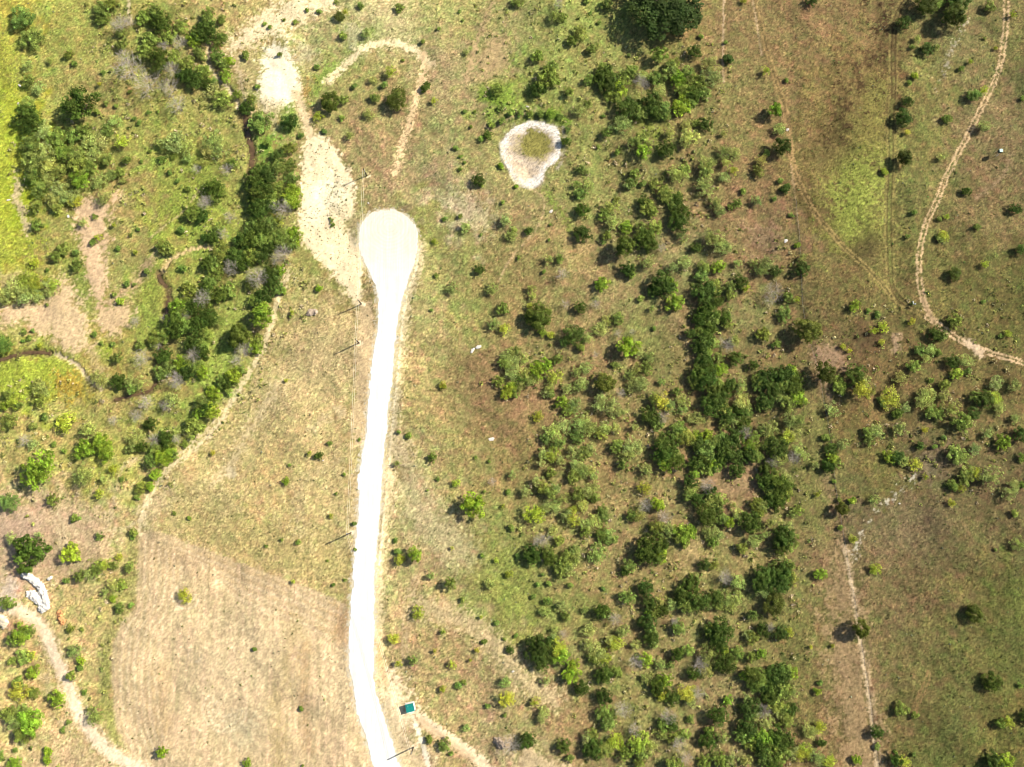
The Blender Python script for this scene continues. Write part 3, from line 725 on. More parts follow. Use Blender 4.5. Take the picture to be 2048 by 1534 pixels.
def cells(arr, x, y):
    ix = np.clip(((np.asarray(x) - GX[0]) / CELL + .5).astype(int), 0, NX - 1); iy = np.clip(((np.asarray(y) - GY[0]) / CELL + .5).astype(int), 0, NY - 1)
    return arr[iy, ix]

# sheets lying on the ground: pond bed, dirt roads and tracks, creek bed
li = np.arange(NY * NX).reshape(NY, NX)
lv = np.stack([XX, YY, HGT + 0.012], -1).reshape(-1, 3); lc = np.concatenate([ALB, np.clip(.2 + VEG, 0, 1)[..., None]], -1).reshape(-1, 4)
for name, msk in FIELDS.items():
    cm = msk[:-1, :-1] & msk[1:, :-1] & msk[:-1, 1:] & msk[1:, 1:]
    f = np.stack([li[:-1, :-1][cm], li[:-1, 1:][cm], li[1:, 1:][cm], li[1:, :-1][cm]], -1)
    used, inv = np.unique(f, return_inverse=True)
    o = obj(name, new_mesh(name, lv[used], inv.reshape(-1, 4), lc[used], smooth=True), M_GROUND)
    o["kind"] = "structure"

# ---- the gravel road with its turning circle
def gravel_road():
    m, nt, b = nodes_mat("white_gravel")
    tc = nd(nt, "ShaderNodeTexCoord")
    cx, cy = P(780, 455)
    mp = nd(nt, "ShaderNodeMapping"); mp.inputs["Location"].default_value = (-float(cx), -float(cy), 0)
    nt.links.new(tc.outputs["Object"], mp.inputs["Vector"])
    wv = nd(nt, "ShaderNodeTexWave", wave_type='RINGS', rings_direction='Z')
    wv.inputs["Scale"].default_value = 0.16; wv.inputs["Distortion"].default_value = 4.5; wv.inputs["Detail"].default_value = 3; wv.inputs["Detail Scale"].default_value = .3
    nt.links.new(mp.outputs[0], wv.inputs["Vector"])
    ln = nd(nt, "ShaderNodeVectorMath", operation='LENGTH'); nt.links.new(mp.outputs[0], ln.inputs[0])
    near = nd(nt, "ShaderNodeMapRange"); near.inputs[1].default_value = 9; near.inputs[2].default_value = 24; near.inputs[3].default_value = 1; near.inputs[4].default_value = 0
    nt.links.new(ln.outputs["Value"], near.inputs[0])
    ng = nd(nt, "ShaderNodeTexNoise"); ng.inputs["Scale"].default_value = 0.12; ng.inputs["Detail"].default_value = 8
    nt.links.new(tc.outputs["Object"], ng.inputs["Vector"])
    sp = nd(nt, "ShaderNodeSeparateXYZ"); nt.links.new(tc.outputs["Object"], sp.inputs[0])
    y0 = float(P(780, 640)[1]); y1 = float(P(780, 450)[1])
    along = nd(nt, "ShaderNodeMapRange", interpolation_type='SMOOTHSTEP'); along.inputs[1].default_value = y0; along.inputs[2].default_value = y1
    nt.links.new(sp.outputs["Y"], along.inputs[0])
    at = nd(nt, "ShaderNodeVertexColor", layer_name="tint")
    base = nd(nt, "ShaderNodeMix", data_type='RGBA', blend_type='MULTIPLY')
    nt.links.new(along.outputs[0], base.inputs[0]); nt.links.new(at.outputs[0], base.inputs[6]); base.inputs[7].default_value = (.99, .95, .85, 1)
    mm = nd(nt, "ShaderNodeMath", operation='MULTIPLY'); nt.links.new(wv.outputs["Fac"], mm.inputs[0]); nt.links.new(near.outputs[0], mm.inputs[1])
    m2 = nd(nt, "ShaderNodeMath", operation='MULTIPLY'); nt.links.new(mm.outputs[0], m2.inputs[0]); m2.inputs[1].default_value = 0.25
    mx = nd(nt, "ShaderNodeMix", data_type='RGBA')
    nt.links.new(base.outputs[2], mx.inputs[6]); mx.inputs[7].default_value = (0.46, 0.40, 0.32, 1)
    nt.links.new(m2.outputs[0], mx.inputs[0])
    # wheel paths drawn out along the road
    ms = nd(nt, "ShaderNodeMapping"); ms.inputs["Scale"].default_value = (.9, .035, 1); nt.links.new(tc.outputs["Object"], ms.inputs["Vector"])
    ws = nd(nt, "ShaderNodeTexNoise"); ws.inputs["Scale"].default_value = 1.0; ws.inputs["Detail"].default_value = 3; nt.links.new(ms.outputs[0], ws.inputs["Vector"])
    wr = nd(nt, "ShaderNodeMapRange"); wr.inputs[1].default_value = .3; wr.inputs[2].default_value = .7; wr.inputs[3].default_value = .86; wr.inputs[4].default_value = 1.05
    nt.links.new(ws.outputs[0], wr.inputs[0])
    wm = nd(nt, "ShaderNodeMix", data_type='RGBA', blend_type='MULTIPLY'); wm.inputs[0].default_value = 1.0
    nt.links.new(mx.outputs[2], wm.inputs[6]); nt.links.new(wr.outputs[0], wm.inputs[7])
    out = mul_noise(nt, wm.outputs[2], ((0.25, 0.92, 1.05, 5), (2.5, 0.90, 1.08, 3)))
    nt.links.new(out, b.inputs["Base Color"]); b.inputs["Roughness"].default_value = .95; b.inputs["Specular IOR Level"].default_value = .1
    # outline with a crumbling edge
    per = np.vstack([road_pts, road_pts[:1]])
    s = np.concatenate([[0], np.cumsum(np.linalg.norm(np.diff(per, axis=0), axis=1))])
    t = np.arange(0, s[-1], 0.7)
    ox = np.interp(t, s, per[:, 0]); oy = np.interp(t, s, per[:, 1])
    r = np.random.default_rng(3)
    j = r.standard_normal((len(t), 2)) * .2 + np.repeat(r.standard_normal((len(t) // 6 + 1, 2)), 6, 0)[:len(t)] * .28
    out2 = np.stack([ox, oy], 1) + j
    # grid of cells inside the outline, ring of triangles on the rim
    import bmesh
    bm = bmesh.new()
    vs = [bm.verts.new((a, c, -0.02)) for a, c in out2]
    f = bm.faces.new(vs)
    if f.normal.z < 0: f.normal_flip()
    r2 = bmesh.ops.inset_region(bm, faces=[f], thickness=1.6, depth=0.0, use_even_offset=True, use_boundary=True)
    bm.normal_update()
    for fc in list(bm.faces):
        if len(fc.verts) > 8: fc.material_index = 0; inner = fc
    bmesh.ops.triangulate(bm, faces=[inner])
    rim = {v for v in bm.verts if v.is_boundary}
    for v in bm.verts:
        if v not in rim: v.co.z = 0.10
    bm.verts.index_update()
    me = bpy.data.meshes.new("gravel_road"); bm.to_mesh(me)
    cols = np.array([alb((226, 206, 170)) if v in rim else alb((255, 250, 238)) * 1.12 for v in bm.verts], np.float32)
    bm.free()
    a = me.color_attributes.new("tint", 'FLOAT_COLOR', 'POINT')
    c4 = np.ones((len(me.vertices), 4), np.float32); c4[:, :3] = cols
    a.data.foreach_set("color", c4.ravel())
    o = obj("gravel_road", me, m); o["kind"] = "structure"
gravel_road()

# ---- creek water in the cut
def water():
    m, nt, b = nodes_mat("muddy_creek_water")
    c = nd(nt, "ShaderNodeRGB"); c.outputs[0].default_value = (0.10, 0.062, 0.030, 1)
    nt.links.new(mul_noise(nt, c.outputs[0], ((0.3, .6, 1.6, 4),)), b.inputs["Base Color"])
    b.inputs["Roughness"].default_value = .12
    mb = MB()
    for pts, wd in WATERS:
        q = PP(smooth_line(pts, 6)); hw = wd * MPP / 2
        t = np.gradient(q, axis=0); t /= np.linalg.norm(t, axis=1)[:, None]
        nr = np.stack([-t[:, 1], t[:, 0]], 1)
        ww = hw * (1 + .25 * np.sin(np.arange(len(q)) * 1.3))
        L = q + nr * ww[:, None]; R = q - nr * ww[:, None]
        z = ground_z(q[:, 0], q[:, 1]).min() + .45
        zz = np.minimum(ground_z(q[:, 0], q[:, 1]) + .35, z + .6)
        n0 = len(mb.v)
        for i in range(len(q)):
            mb.v += [(L[i, 0], L[i, 1], zz[i]), (R[i, 0], R[i, 1], zz[i])]
        for i in range(len(q) - 1):
            a = n0 + 2 * i; mb.f.append((a + 1, a + 3, a + 2, a))
    o = mb.build("creek_water", m); o["kind"] = "structure"
water()
# ------------------------------------------------------------------ trees and shrubs
# kind letter, crown centre in photo pixels, crown radius in photo pixels
# O mid green oak, B bright green oak, L dark green oak, J juniper, M pale mesquite, Y yellow-green mesquite, D dead tree, S shrub
TREES = """
O44,36,24 O61,77,25 M56,130,14 O56,161,14 M76,175,15 O53,208,18 L58,236,25 L154,206,31 O137,108,10 M100,121,10 S148,128,7 S208,146,6 Y200,169,5
S262,185,5 S212,207,6 S232,212,5 S194,223,7 S298,225,5 S316,223,4 S279,246,6 S268,236,5 S298,302,5 S283,322,5
M86,263,20 O112,274,20 O146,268,18 O169,263,16 M180,284,18 M203,284,18 Y246,283,17 M229,242,14 O214,263,14 O60,287,22 M89,300,22 O125,305,20 O154,310,20
M188,308,18 O214,318,16 O65,323,23 M96,331,20 O156,331,21 O182,336,18 O65,349,22 M99,357,20 O117,344,18 B162,360,20 M198,362,18 M222,347,14 O237,344,12
O253,318,10 M245,360,9 M117,383,22 O78,375,20 M146,394,18 O206,21,20 O224,8,14 O206,38,14 D240,52,16 D257,47,13 O308,22,20 O287,36,16 L321,44,20
O338,70,18 O362,52,16 B386,78,16 O300,80,18 O289,104,18 L318,112,16 O347,115,14 D360,86,14 O245,88,12 L323,133,14 O373,130,18 L373,150,16 O407,146,18
L391,163,16 L401,65,18 O417,39,14 O396,104,12 L414,167,11 D250,115,17 D260,140,26 D297,172,26 D330,94,10 D347,141,16 D340,177,17 D357,214,18 O243,66,10
M349,282,24 M321,282,16 M373,292,18 M375,315,14 S323,318,10 S347,313,8 D394,339,10 S340,345,6 S355,360,6 M407,326,12 S375,378,8
O416,30,16 O443,39,10 L416,60,20 O442,73,12 O434,86,10 O434,110,16 B457,120,12 O444,126,12 O403,112,12 B450,149,14 S491,110,9 O405,141,14 S426,160,9
M426,180,18 O442,198,20 O473,188,10 O502,198,10 L494,216,12 S515,175,6 O520,245,25 L580,242,15 S536,287,9 O580,295,15 L556,312,14 Y635,233,13
J661,205,20 O688,199,10 S683,236,7 M738,229,12 J794,199,21 O749,197,10 M745,160,9 S769,172,8 Y781,146,14 S709,173,6 S648,262,6 M700,271,10 S602,271,7
J680,34,10 Y690,24,8 S723,12,8 O799,16,10 S672,2,6 S685,72,9 M732,66,11 S615,20,5 S639,23,6 S590,43,6 S529,46,5 S539,53,5 S568,39,4 S559,108,6 S632,133,7
O525,334,18 L509,360,20 L536,352,18 O556,331,16 O580,328,15 O582,355,17 L530,378,20 O556,375,16 B588,383,18 L512,391,18
M426,284,22 M436,305,20 M416,300,16 O465,326,12 D455,341,12 L429,375,18
S878,59,5 S846,83,5 S919,24,4 S925,40,3 M932,104,6 L851,176,9 Y868,203,8 S805,120,4 O994,180,13 S1003,216,9 S929,223,5 S950,223,4 L975,270,9 S962,276,7
S912,296,6 S921,314,5 S929,326,4 S921,340,5 S942,253,4 L958,360,12 S962,371,6 O1075,113,13 O1097,156,24 O1104,133,12 L1076,177,14 O1160,65,16 O1144,81,12
O1139,185,10 O1183,97,10 M1194,89,8 M1162,219,16 O1175,209,10 M1110,34,14 O1126,36,10 D1117,13,10 O1035,3,14 S1181,25,5 S1199,42,5 O1214,5,12 S1175,1,8
L1209,151,20 O1178,159,12 S1022,227,8 S1040,227,8 S1061,227,8 S1081,227,8 B1100,227,10 S1120,232,8 S982,250,8 S1003,242,8 L1131,284,9 S1136,258,6
B1002,331,7 B1032,373,5 O1161,339,10 M1173,344,8 M1152,370,12 M1175,373,16 O1160,388,14 S1197,292,5 S1207,232,5 O1214,266,10
L1333,10,60 O1321,107,17 L1390,104,13 L1218,167,20 O1208,143,18 B1236,177,18 O1262,141,16 O1252,156,16 M1285,150,12 D1281,162,13 D1289,170,10 O1312,156,16
O1341,141,18 O1346,128,14 B1356,156,18 O1375,146,16 M1419,130,22 M1422,156,22 O1395,167,20 O1367,180,18 L1388,188,16 O1408,188,14 M1320,182,15 L1304,206,20
O1325,218,18 L1312,224,16 B1362,214,20 O1377,206,18 O1229,190,18 L1257,216,22 O1278,224,18 M1276,193,14 M1247,248,22 O1330,235,10 O1286,282,17 B1286,305,16
M1263,287,12 S1234,302,8 L1333,300,16 M1338,266,15 M1372,250,15 O1393,245,9 L1412,248,13 M1380,274,18 M1369,289,13 M1448,267,9 M1351,347,22 O1372,339,14
M1416,328,18 O1411,341,17 M1411,373,20 M1448,305,16 M1471,308,15 M1450,326,12 M1448,355,14 Y1466,341,11 B1551,219,14 M1560,258,13 L1565,292,14 M1521,321,14
O1517,341,14 O1534,305,8 O1487,383,7 L1573,375,8 S1560,361,7 Y1531,142,10 L1458,117,9 S1452,83,5 S1574,160,5 O1263,365,14 O1270,347,12 M1257,370,12
O1312,367,14 O1330,386,18 M1354,394,13 O1286,367,8 S1401,73,6 S1391,50,5 S1259,108,5 Y1487,2,6 L1623,2,11
L1809,44,13 J1850,8,22 O1876,5,14 L1913,3,22 J1910,31,22 M1835,76,9 S1825,94,6 L1857,94,13 M1874,94,8 B1829,152,8 S1816,167,6 L1815,203,10 L1809,235,15
Y1814,265,6 J1809,316,15 B1767,344,8 O1950,188,14 Y1968,180,10 O1895,237,11 M1968,253,14 M1884,314,9 L1934,383,9 S1921,138,7 Y1939,124,6 Y2025,30,8 Y1991,96,4
O1981,13,12 S2046,196,6 S1970,76,4
O73,414,15 O76,450,14 M110,396,20 M130,396,16 Y151,402,14 O115,414,14 M209,398,17 S190,433,7 M167,445,12 Y194,474,10 S184,484,9 Y228,450,6 S275,458,5
S262,469,5 S236,496,6 Y271,504,6 O125,497,14 O112,513,12 O154,529,14 S150,506,8 Y69,525,12 S94,540,5 Y55,562,24 Y73,568,22 M34,578,22 M16,591,20 M52,591,24
M73,589,16 M91,568,14 Y109,570,13 M102,583,12 M0,589,16 S253,566,8 S267,568,5 S227,589,6 B240,600,9 S293,542,7 S94,609,4 S47,663,7 S65,661,5 O8,688,18
S47,681,5 S60,677,7 Y80,691,6 S189,668,7 S202,686,5 S224,688,6 O237,714,12 O279,690,11 O326,492,16 O339,500,14 S368,536,9 O386,427,18 L407,432,14 S361,461,9
D412,403,14 L414,476,10
O378,581,18 L412,575,16 D407,596,18 B355,615,18 O365,624,18 L386,615,18 L349,641,18 O370,651,18 L391,651,18 L414,635,16 O414,667,16 L355,661,16 O308,680,18
O328,669,16 L386,688,16 O407,690,16 L326,711,16 O339,732,18 B362,727,18 L375,742,16 D388,711,14 O321,745,16 D352,758,16 L401,706,12 O391,735,16 B407,745,14
D284,716,16 D315,688,10 D271,643,10 D375,630,10 D334,638,10 M78,768,16 M198,758,18 L237,763,14 M261,763,14
L517,390,20 O541,396,20 B582,395,20 B590,407,14 D567,419,20 L515,419,20 L535,409,18 O504,448,16 O538,443,18 O556,440,16 L525,458,18 O546,458,16 L499,479,20
O525,479,20 O546,474,16 O562,476,18 O577,482,18 B588,466,16 O582,489,14 B593,482,12 L538,495,16 L483,482,18 D567,508,18 D556,518,14 O442,508,20 L470,513,18
D463,536,15 O504,513,18 L486,526,18 L523,513,14 O426,526,18 O434,546,16 L416,526,14 D517,557,21 O504,562,16 L541,547,16 O554,549,14 B562,540,12 L546,562,14
O559,578,14 B567,581,9 O457,581,18 L442,589,16 O413,594,18 O421,562,14 L530,591,16 O515,601,16 B523,628,24 J478,672,22 O513,682,16 B510,694,15 D489,698,16
L416,630,16 O431,641,14 O413,672,14 B468,750,16 O483,740,12 O444,763,14 D476,721,12 L405,703,14 O400,727,12 O434,390,18 D408,409,12 O437,458,14 D447,469,12
L429,476,12 D460,435,12
B638,577,8 S580,633,4 Y584,625,5 Y572,761,6 S661,437,3 S665,441,4 S662,446,3 S667,449,4 S663,453,3 S889,439,7 M930,454,12 S1005,404,5 M1011,440,16 O1027,461,9 M1022,472,12 L1057,461,8
S962,470,4 Y869,482,7 S920,432,6 L960,539,11 M984,578,13 M904,576,14 S872,551,6 S863,620,4 S1037,516,5 M1097,518,12 O1119,518,10 S1088,543,5 D1125,549,12
S1098,480,4 S1101,450,4 L1165,420,13 L1165,466,16 S1207,484,6 O1214,471,10 O1209,430,14 M1062,576,11 M1066,592,10 Y1061,611,9 J1076,630,26 O1006,617,13
M988,648,13 Y1009,656,13 B1084,664,9 Y1102,669,8 D1132,609,9 L1161,615,11 D1192,609,10 B1201,568,14 L1149,669,19 O1131,682,12 O1162,695,10 M1175,677,12
M1201,656,18 M1016,714,16 O1029,706,16 M1048,719,14 M1029,724,16 O1009,727,14 M1024,748,16 M1048,745,14 B1074,742,18 B1089,729,15 Y1110,753,16 M1063,761,16
O1042,758,14 O996,763,13 B1024,774,12 O1115,719,12 M1171,737,14 M1154,745,12 M1165,763,14 M1100,774,12 J1212,765,20 D1191,710,7 Y886,771,9
M1223,414,16 O1234,398,8 O1296,414,18 L1289,403,12 O1304,424,12 O1336,393,13 L1354,400,13 L1359,427,18 L1356,445,18 O1346,411,14 M1364,471,14
M1226,443,18 B1252,453,14 O1281,456,14 O1309,458,18 L1289,476,20 L1302,489,14 D1323,497,9 J1250,493,19 M1294,526,17 L1255,539,14 O1263,547,12
M1432,406,15 M1440,422,13 O1474,406,10 O1462,413,8 M1515,402,13 L1568,381,8 S1549,398,6 S1583,430,7 M1422,474,20 M1435,484,22 M1450,495,16 L1393,495,10
M1369,526,16 M1346,534,12 O1409,534,14 O1403,551,16 B1437,534,15 M1474,526,10 M1508,526,11 M1534,529,20 M1523,541,15 L1551,542,10 M1604,516,12 L1604,537,14
B1594,491,7 L1328,568,22 B1342,570,18 L1309,580,13 B1351,604,20 B1208,567,14 L1411,583,22 O1427,573,18 L1432,602,16 L1414,620,20 O1424,635,18 L1448,633,14
O1455,648,13 O1461,573,13 L1482,562,14 Y1492,576,12 O1461,589,12 D1549,581,18 D1539,599,14 O1578,594,12 Y1594,599,8 O1570,628,17 O1236,635,14 M1213,641,12
B1255,693,22 M1278,703,15 M1299,714,12 O1294,735,15 M1273,740,14 M1260,750,13 O1229,729,9 M1281,766,15 D1236,667,8 D1265,664,6 L1380,667,10 O1401,661,13
L1414,675,16 L1403,688,18 O1422,685,16 O1416,703,14 M1406,714,12 O1437,716,13 D1455,690,14 M1469,680,12 L1471,716,13 O1526,669,15 S1552,688,10 J1616,661,24
L1401,745,18 L1414,757,20 O1388,753,14 B1440,740,15 O1435,766,14 M1482,766,16 L1461,768,13 L1508,729,10 L1570,750,20 B1583,745,16 L1591,761,14 L1534,755,18
O1521,761,16 M1323,763,8 S1309,656,5 M1304,617,8 S1281,596,8
B1708,612,13 Y1888,470,12 O1879,476,9 Y1968,529,9 J1910,548,13 Y1893,433,6 S1880,437,6 S1829,423,7 S1952,454,8 L2033,418,11 L2043,497,10 S1816,472,6
O1908,641,15 L1874,669,14 M1887,672,12 Y1824,642,8 M1861,698,13 O1842,701,13 M1853,716,12 O1829,732,14 O1876,703,10 M1931,721,16 L1905,724,13 B1913,748,13
S1936,742,9 M1803,755,16 O1889,770,12 S1863,761,7 M1991,766,15 M2028,770,14 S1968,604,5 Y2017,667,8 S2004,672,6 J1650,745,21 O1678,765,13 L1712,750,20
M1725,762,16 Y1746,662,10 Y1767,654,11 Y1762,685,7 Y1686,693,7 Y1699,701,6 S1736,622,6 S1756,630,8
M86,781,20 O78,799,16 Y26,802,16 O16,789,10 O34,810,11 B8,812,10 O18,841,18 S89,833,8 S65,851,9 Y128,846,20 M180,859,18 D50,880,12 M65,888,13 S107,888,6
S128,901,6 B169,898,20 B203,885,19 B214,906,17 B78,940,36 M169,953,22 Y229,937,11 M211,958,11 Y199,987,10 O16,1005,20 O104,1000,13 S245,958,6 S151,1036,10
S198,1073,9 O268,1065,9 S263,1077,5 M23,1078,13 L59,1104,32 B143,1106,20 M78,1070,9 O44,1138,10 O195,1138,15 M180,1146,12 Y208,1130,13 O162,1151,12 O227,1130,10
Y240,1114,9 O258,1135,11 M347,799,19 D336,810,13 D295,807,16 L300,849,12 M271,875,18 D229,841,10 D276,830,14 M281,768,15 O263,778,12 D357,767,12
O388,854,20 S370,888,9 L331,877,16 O344,890,14 D354,880,10 D310,880,13 O308,896,15 B326,916,18 O302,922,15 B339,906,15 O349,909,12 B310,950,12 O279,974,13
B300,974,10 S274,995,7 O404,804,16 B401,823,15 B417,823,13 O261,896,11 L282,893,10 S349,1026,5 S377,1036,5
B429,786,16 B423,820,17 L410,817,14 O457,783,9 L452,765,12 O470,763,9 S659,886,6 Y620,906,6 L637,911,8 S579,931,4 B573,962,8 S672,987,4 S688,949,4 Y425,906,6
Y662,1032,5 S597,1083,6 S564,1079,4 S532,1092,4 S708,1047,5 S719,879,4 S799,864,5 S814,872,5 M794,927,9 S791,1082,6 S796,1104,8 Y796,1122,9 S655,1121,3 S710,1099,4
B1016,783,15 O1029,787,12 M1040,772,14 M1095,786,12 O1102,786,9 B1123,804,14 M1149,810,16 O1139,819,14 M1136,776,14 M1160,772,13 M1201,810,18 Y1076,833,11
M1108,864,20 M1128,851,16 O1118,887,16 O1092,877,12 M1160,849,22 M1183,856,20 O1155,874,15 M1170,838,16 O1204,869,12 M1087,909,15 Y1105,909,15 M1123,922,15
M1084,927,11 M1147,901,15 O1170,906,15 M1181,896,13 M1149,927,14 M1165,942,18 O1147,952,15 M1181,940,14 M1188,953,13 O1102,945,11 M1074,961,14 O1087,976,13
M1050,982,13 O1102,984,15 M1113,979,12 M1126,997,14 Y1069,1029,20 M1092,1015,16 M1110,1013,14 M1134,1028,16 Y1147,1039,14 Y1147,1018,9 O1157,989,14 M1175,982,16
M1191,976,14 M1165,1010,13 O1188,995,12 O1204,1021,11 M1173,1047,14 M1188,1042,14 O1207,1034,12 O1170,1064,12 O1204,1068,14 O1212,1078,12 M1194,1107,20
M1105,1060,12 D1089,1078,13 O1118,1081,11 D1076,1083,12 L1066,1107,16 O1063,1119,12 O1095,1102,12 L1100,1115,13 O1134,1119,19 O1121,1127,16 M1152,1112,14
O1123,1143,15 M1139,1135,15 O1147,1102,12 B945,1008,25 O865,914,10 O817,871,7 S876,958,5 Y912,966,9 M1024,948,11 D985,963,8 S1016,984,6 Y1006,1012,6 S1023,1056,7
S951,915,4 S977,923,4 B831,1109,15 Y801,1117,9 Y904,1096,5 S964,1111,5 Y992,1120,6 S1036,1112,6 Y1018,1148,8 S889,772,5 S1085,1148,4 S855,980,3 S969,982,4
M863,1151,11
M1226,812,22 M1203,795,14 M1242,825,14 D1242,786,10 M1263,772,14 M1283,767,14 M1210,856,15 M1231,854,12 M1270,854,12 M1257,890,18 M1273,895,17 O1234,890,15
M1257,911,17 O1247,927,12 Y1325,804,20 O1309,797,14 M1341,812,14 L1304,833,18 D1325,836,12 O1354,783,10 M1367,802,15 M1367,819,12 O1315,849,13 L1435,799,18
O1445,814,17 L1424,812,18 O1393,768,12 M1482,780,16 O1463,770,12 M1484,804,19 O1495,825,15 L1479,820,14 O1519,772,14 L1547,778,17 O1573,770,18 L1588,778,15
L1531,803,15 M1562,795,12 O1576,808,17 B1594,794,16 O1604,802,12 M1557,783,12 O1521,812,12 M1581,841,20 M1599,841,14 Y1575,872,15 M1591,867,17 M1541,856,18
M1523,858,13 M1471,841,13 O1448,849,13 M1398,836,14 M1382,838,12 O1356,859,20 O1372,872,20 B1393,872,12 M1390,886,12 B1414,872,14 O1427,887,14 O1445,873,13
L1471,875,18 D1492,864,12 O1510,875,13 B1500,893,14 O1513,893,13 L1333,890,20 O1341,908,18 L1325,906,17 L1351,922,17 B1330,927,16 O1414,903,20 L1409,918,15
B1427,922,15 O1416,939,14 O1435,929,15 L1448,898,18 O1455,911,14 L1552,896,20 O1539,888,16 M1560,914,17 O1513,911,16 L1497,909,14 M1596,901,16 D1586,916,14
M1607,911,12 D1547,922,12 L1475,940,14 B1388,948,10 L1380,963,13 M1382,978,13 D1414,969,13 D1416,978,10 O1377,992,12 L1387,987,6 L1534,961,20 O1555,958,18
L1562,971,21 O1547,984,19 O1570,989,17 L1555,1002,16 M1575,958,14 M1294,940,16 Y1289,976,13 B1317,1008,14 D1290,1010,13 M1278,1031,15 O1263,1031,12 D1330,1034,14
M1336,1060,17 O1315,1054,16 M1210,1026,11 O1435,1000,18 M1422,1005,15 J1411,1029,20 O1445,1036,14 B1458,1044,12 M1476,1029,13 L1500,1044,18 O1513,1005,13
M1526,1013,15 O1521,1025,12 M1466,1010,10 B1367,1065,19 B1382,1065,13 O1356,1075,13 O1369,1086,11 M1419,1062,15 M1437,1070,14 O1427,1083,13 M1539,1047,14
M1575,1055,19 L1565,1073,19 O1578,1086,19 L1562,1093,15 O1596,1021,11 M1583,1026,11 M1508,1083,15 O1484,1096,12 M1528,1068,11 L1304,1096,27 O1286,1109,17
B1320,1109,16 O1260,1133,14 L1252,1143,9 L1409,1128,11 O1427,1130,10 L1565,1141,19 O1578,1133,14 L1531,1148,16 D1450,1151,11 M1393,1156,12 O1229,1078,9 M1216,1066,13
Y1720,778,20 O1681,778,14 M1741,783,12 Y1782,797,21 O1767,802,13 O1798,825,12 M1811,817,12 M1665,820,17 M1855,789,18 M1842,802,19 O1863,825,15 O1879,828,13
M1887,791,13 M1902,817,21 O1921,843,21 M1936,846,14 L1947,828,13 L1968,797,16 O1949,794,13 Y1988,797,15 M1999,815,14 M2030,836,11 M1975,867,14 B2007,883,16
L2043,867,14 S2043,914,9 M1754,864,19 O1738,864,13 O1741,880,12 M1801,859,18 Y1850,860,7 L1840,890,8 S1869,893,6 M1884,888,7 S1887,875,6 B1783,914,14 L1798,914,14
M1809,922,12 Y1832,929,13 Y1850,954,7 O1910,909,19 M1923,914,16 M1949,898,13 O1934,952,19 Y1949,948,15 M1978,953,25 O1908,971,12 Y1923,976,9 Y1903,1006,8
M2022,984,18 M2028,969,12 S2030,1027,8 M2038,1089,16 S2046,969,9 O1652,875,9 M1663,875,8 M1686,888,12 L1663,898,11 B1665,916,13 O1676,927,12 L1657,932,12
M1629,929,10 S1669,962,5 S1678,1000,6 J1686,1017,12 B1704,1002,8 Y1634,989,7 M1746,1000,12 S1683,1057,6 Y1707,1078,9 Y1751,1138,12 B1643,1148,13 S1991,1099,4
O16,1206,16 B44,1270,19 O55,1262,16 O26,1280,13 O47,1314,16 Y63,1311,12 O23,1322,9 B63,1346,14 O34,1366,13 Y36,1384,19 O63,1387,13 B112,1397,16 O47,1426,19
O16,1429,16 B60,1442,24 M31,1444,17 O44,1467,21 M188,1431,18 S138,1444,6 S125,1460,6 S29,1502,6 B94,1504,9 B96,1520,9 B29,1528,15 S2,1512,9 B326,1504,11
Y370,1191,14 O142,1258,9 S133,1160,7 S164,1259,4 M149,1301,14 B163,1320,9 S158,1336,7 O141,1352,10 S167,1386,6 M227,1173,15 M209,1184,10 O242,1170,12
B225,1198,8 O237,1215,11 S261,1210,6
Y588,1163,5 S666,1170,4 S689,1160,4 S509,1298,5 S601,1418,5 B494,1528,9 Y788,1277,11 Y796,1327,8 S605,1531,3
O900,1166,13 S926,1200,6 M981,1168,11 Y836,1225,13 Y887,1263,6 Y962,1234,4 S993,1246,6 S1032,1271,5 S1009,1277,4 S968,1283,6 Y954,1300,6 Y941,1320,4 Y904,1328,9
Y870,1302,5 O825,1320,10 Y886,1378,7 S915,1373,8 S928,1365,6 L1018,1301,8 L1079,1299,24 L1084,1324,15 Y1115,1294,18 B1121,1313,17 M1102,1281,13 B1141,1350,17
B1147,1330,12 L1162,1376,12 M1011,1363,12 Y1014,1397,15 M1092,1361,12 Y1069,1404,11 M1087,1423,12 M1082,1438,10 M933,1455,9 O889,1490,13 S859,1478,8 S902,1508,5
L1054,1479,14 D1022,1486,17 L1128,1491,12 S975,1413,6 S1009,1430,5 M1175,1478,16 O1186,1470,13 L1186,1499,17 O1139,1515,9 O1095,1204,9 M1089,1223,11 M1123,1210,13
O1131,1232,10 M1170,1220,9 L1204,1220,14 M1178,1259,14 M1175,1286,14 M1196,1306,20 O1186,1316,13 Y1209,1316,13 L1209,1348,16 L1209,1392,13 O1209,1426,18
O1214,1449,13 M1110,1259,9 D1126,1267,8 S1098,1167,6 S1076,1169,5 S1067,1193,6 S1141,1170,6 S1207,1178,5 O1209,1499,16
O1255,1194,16 L1291,1176,15 M1320,1199,14 L1302,1207,13 O1312,1222,13 B1299,1227,10 L1325,1222,11 M1343,1207,12 L1382,1168,16 O1367,1180,13 L1362,1191,15
O1372,1212,18 L1398,1202,18 M1416,1212,11 O1208,1225,12 D1231,1236,13 L1294,1246,16 O1302,1261,12 L1304,1275,14 M1309,1287,11 O1356,1255,15 M1364,1261,12
D1349,1243,8 M1247,1262,13 Y1231,1288,15 M1221,1280,12 Y1208,1309,12 M1270,1290,12 L1442,1260,22 O1422,1262,16 L1435,1280,17 O1505,1230,11 J1547,1204,21
L1562,1163,21 O1578,1157,16 L1523,1163,19 M1526,1180,15 D1450,1157,12 M1474,1163,15 L1432,1194,15 M1453,1199,16 M1474,1196,14 M1463,1214,12 O1440,1210,13
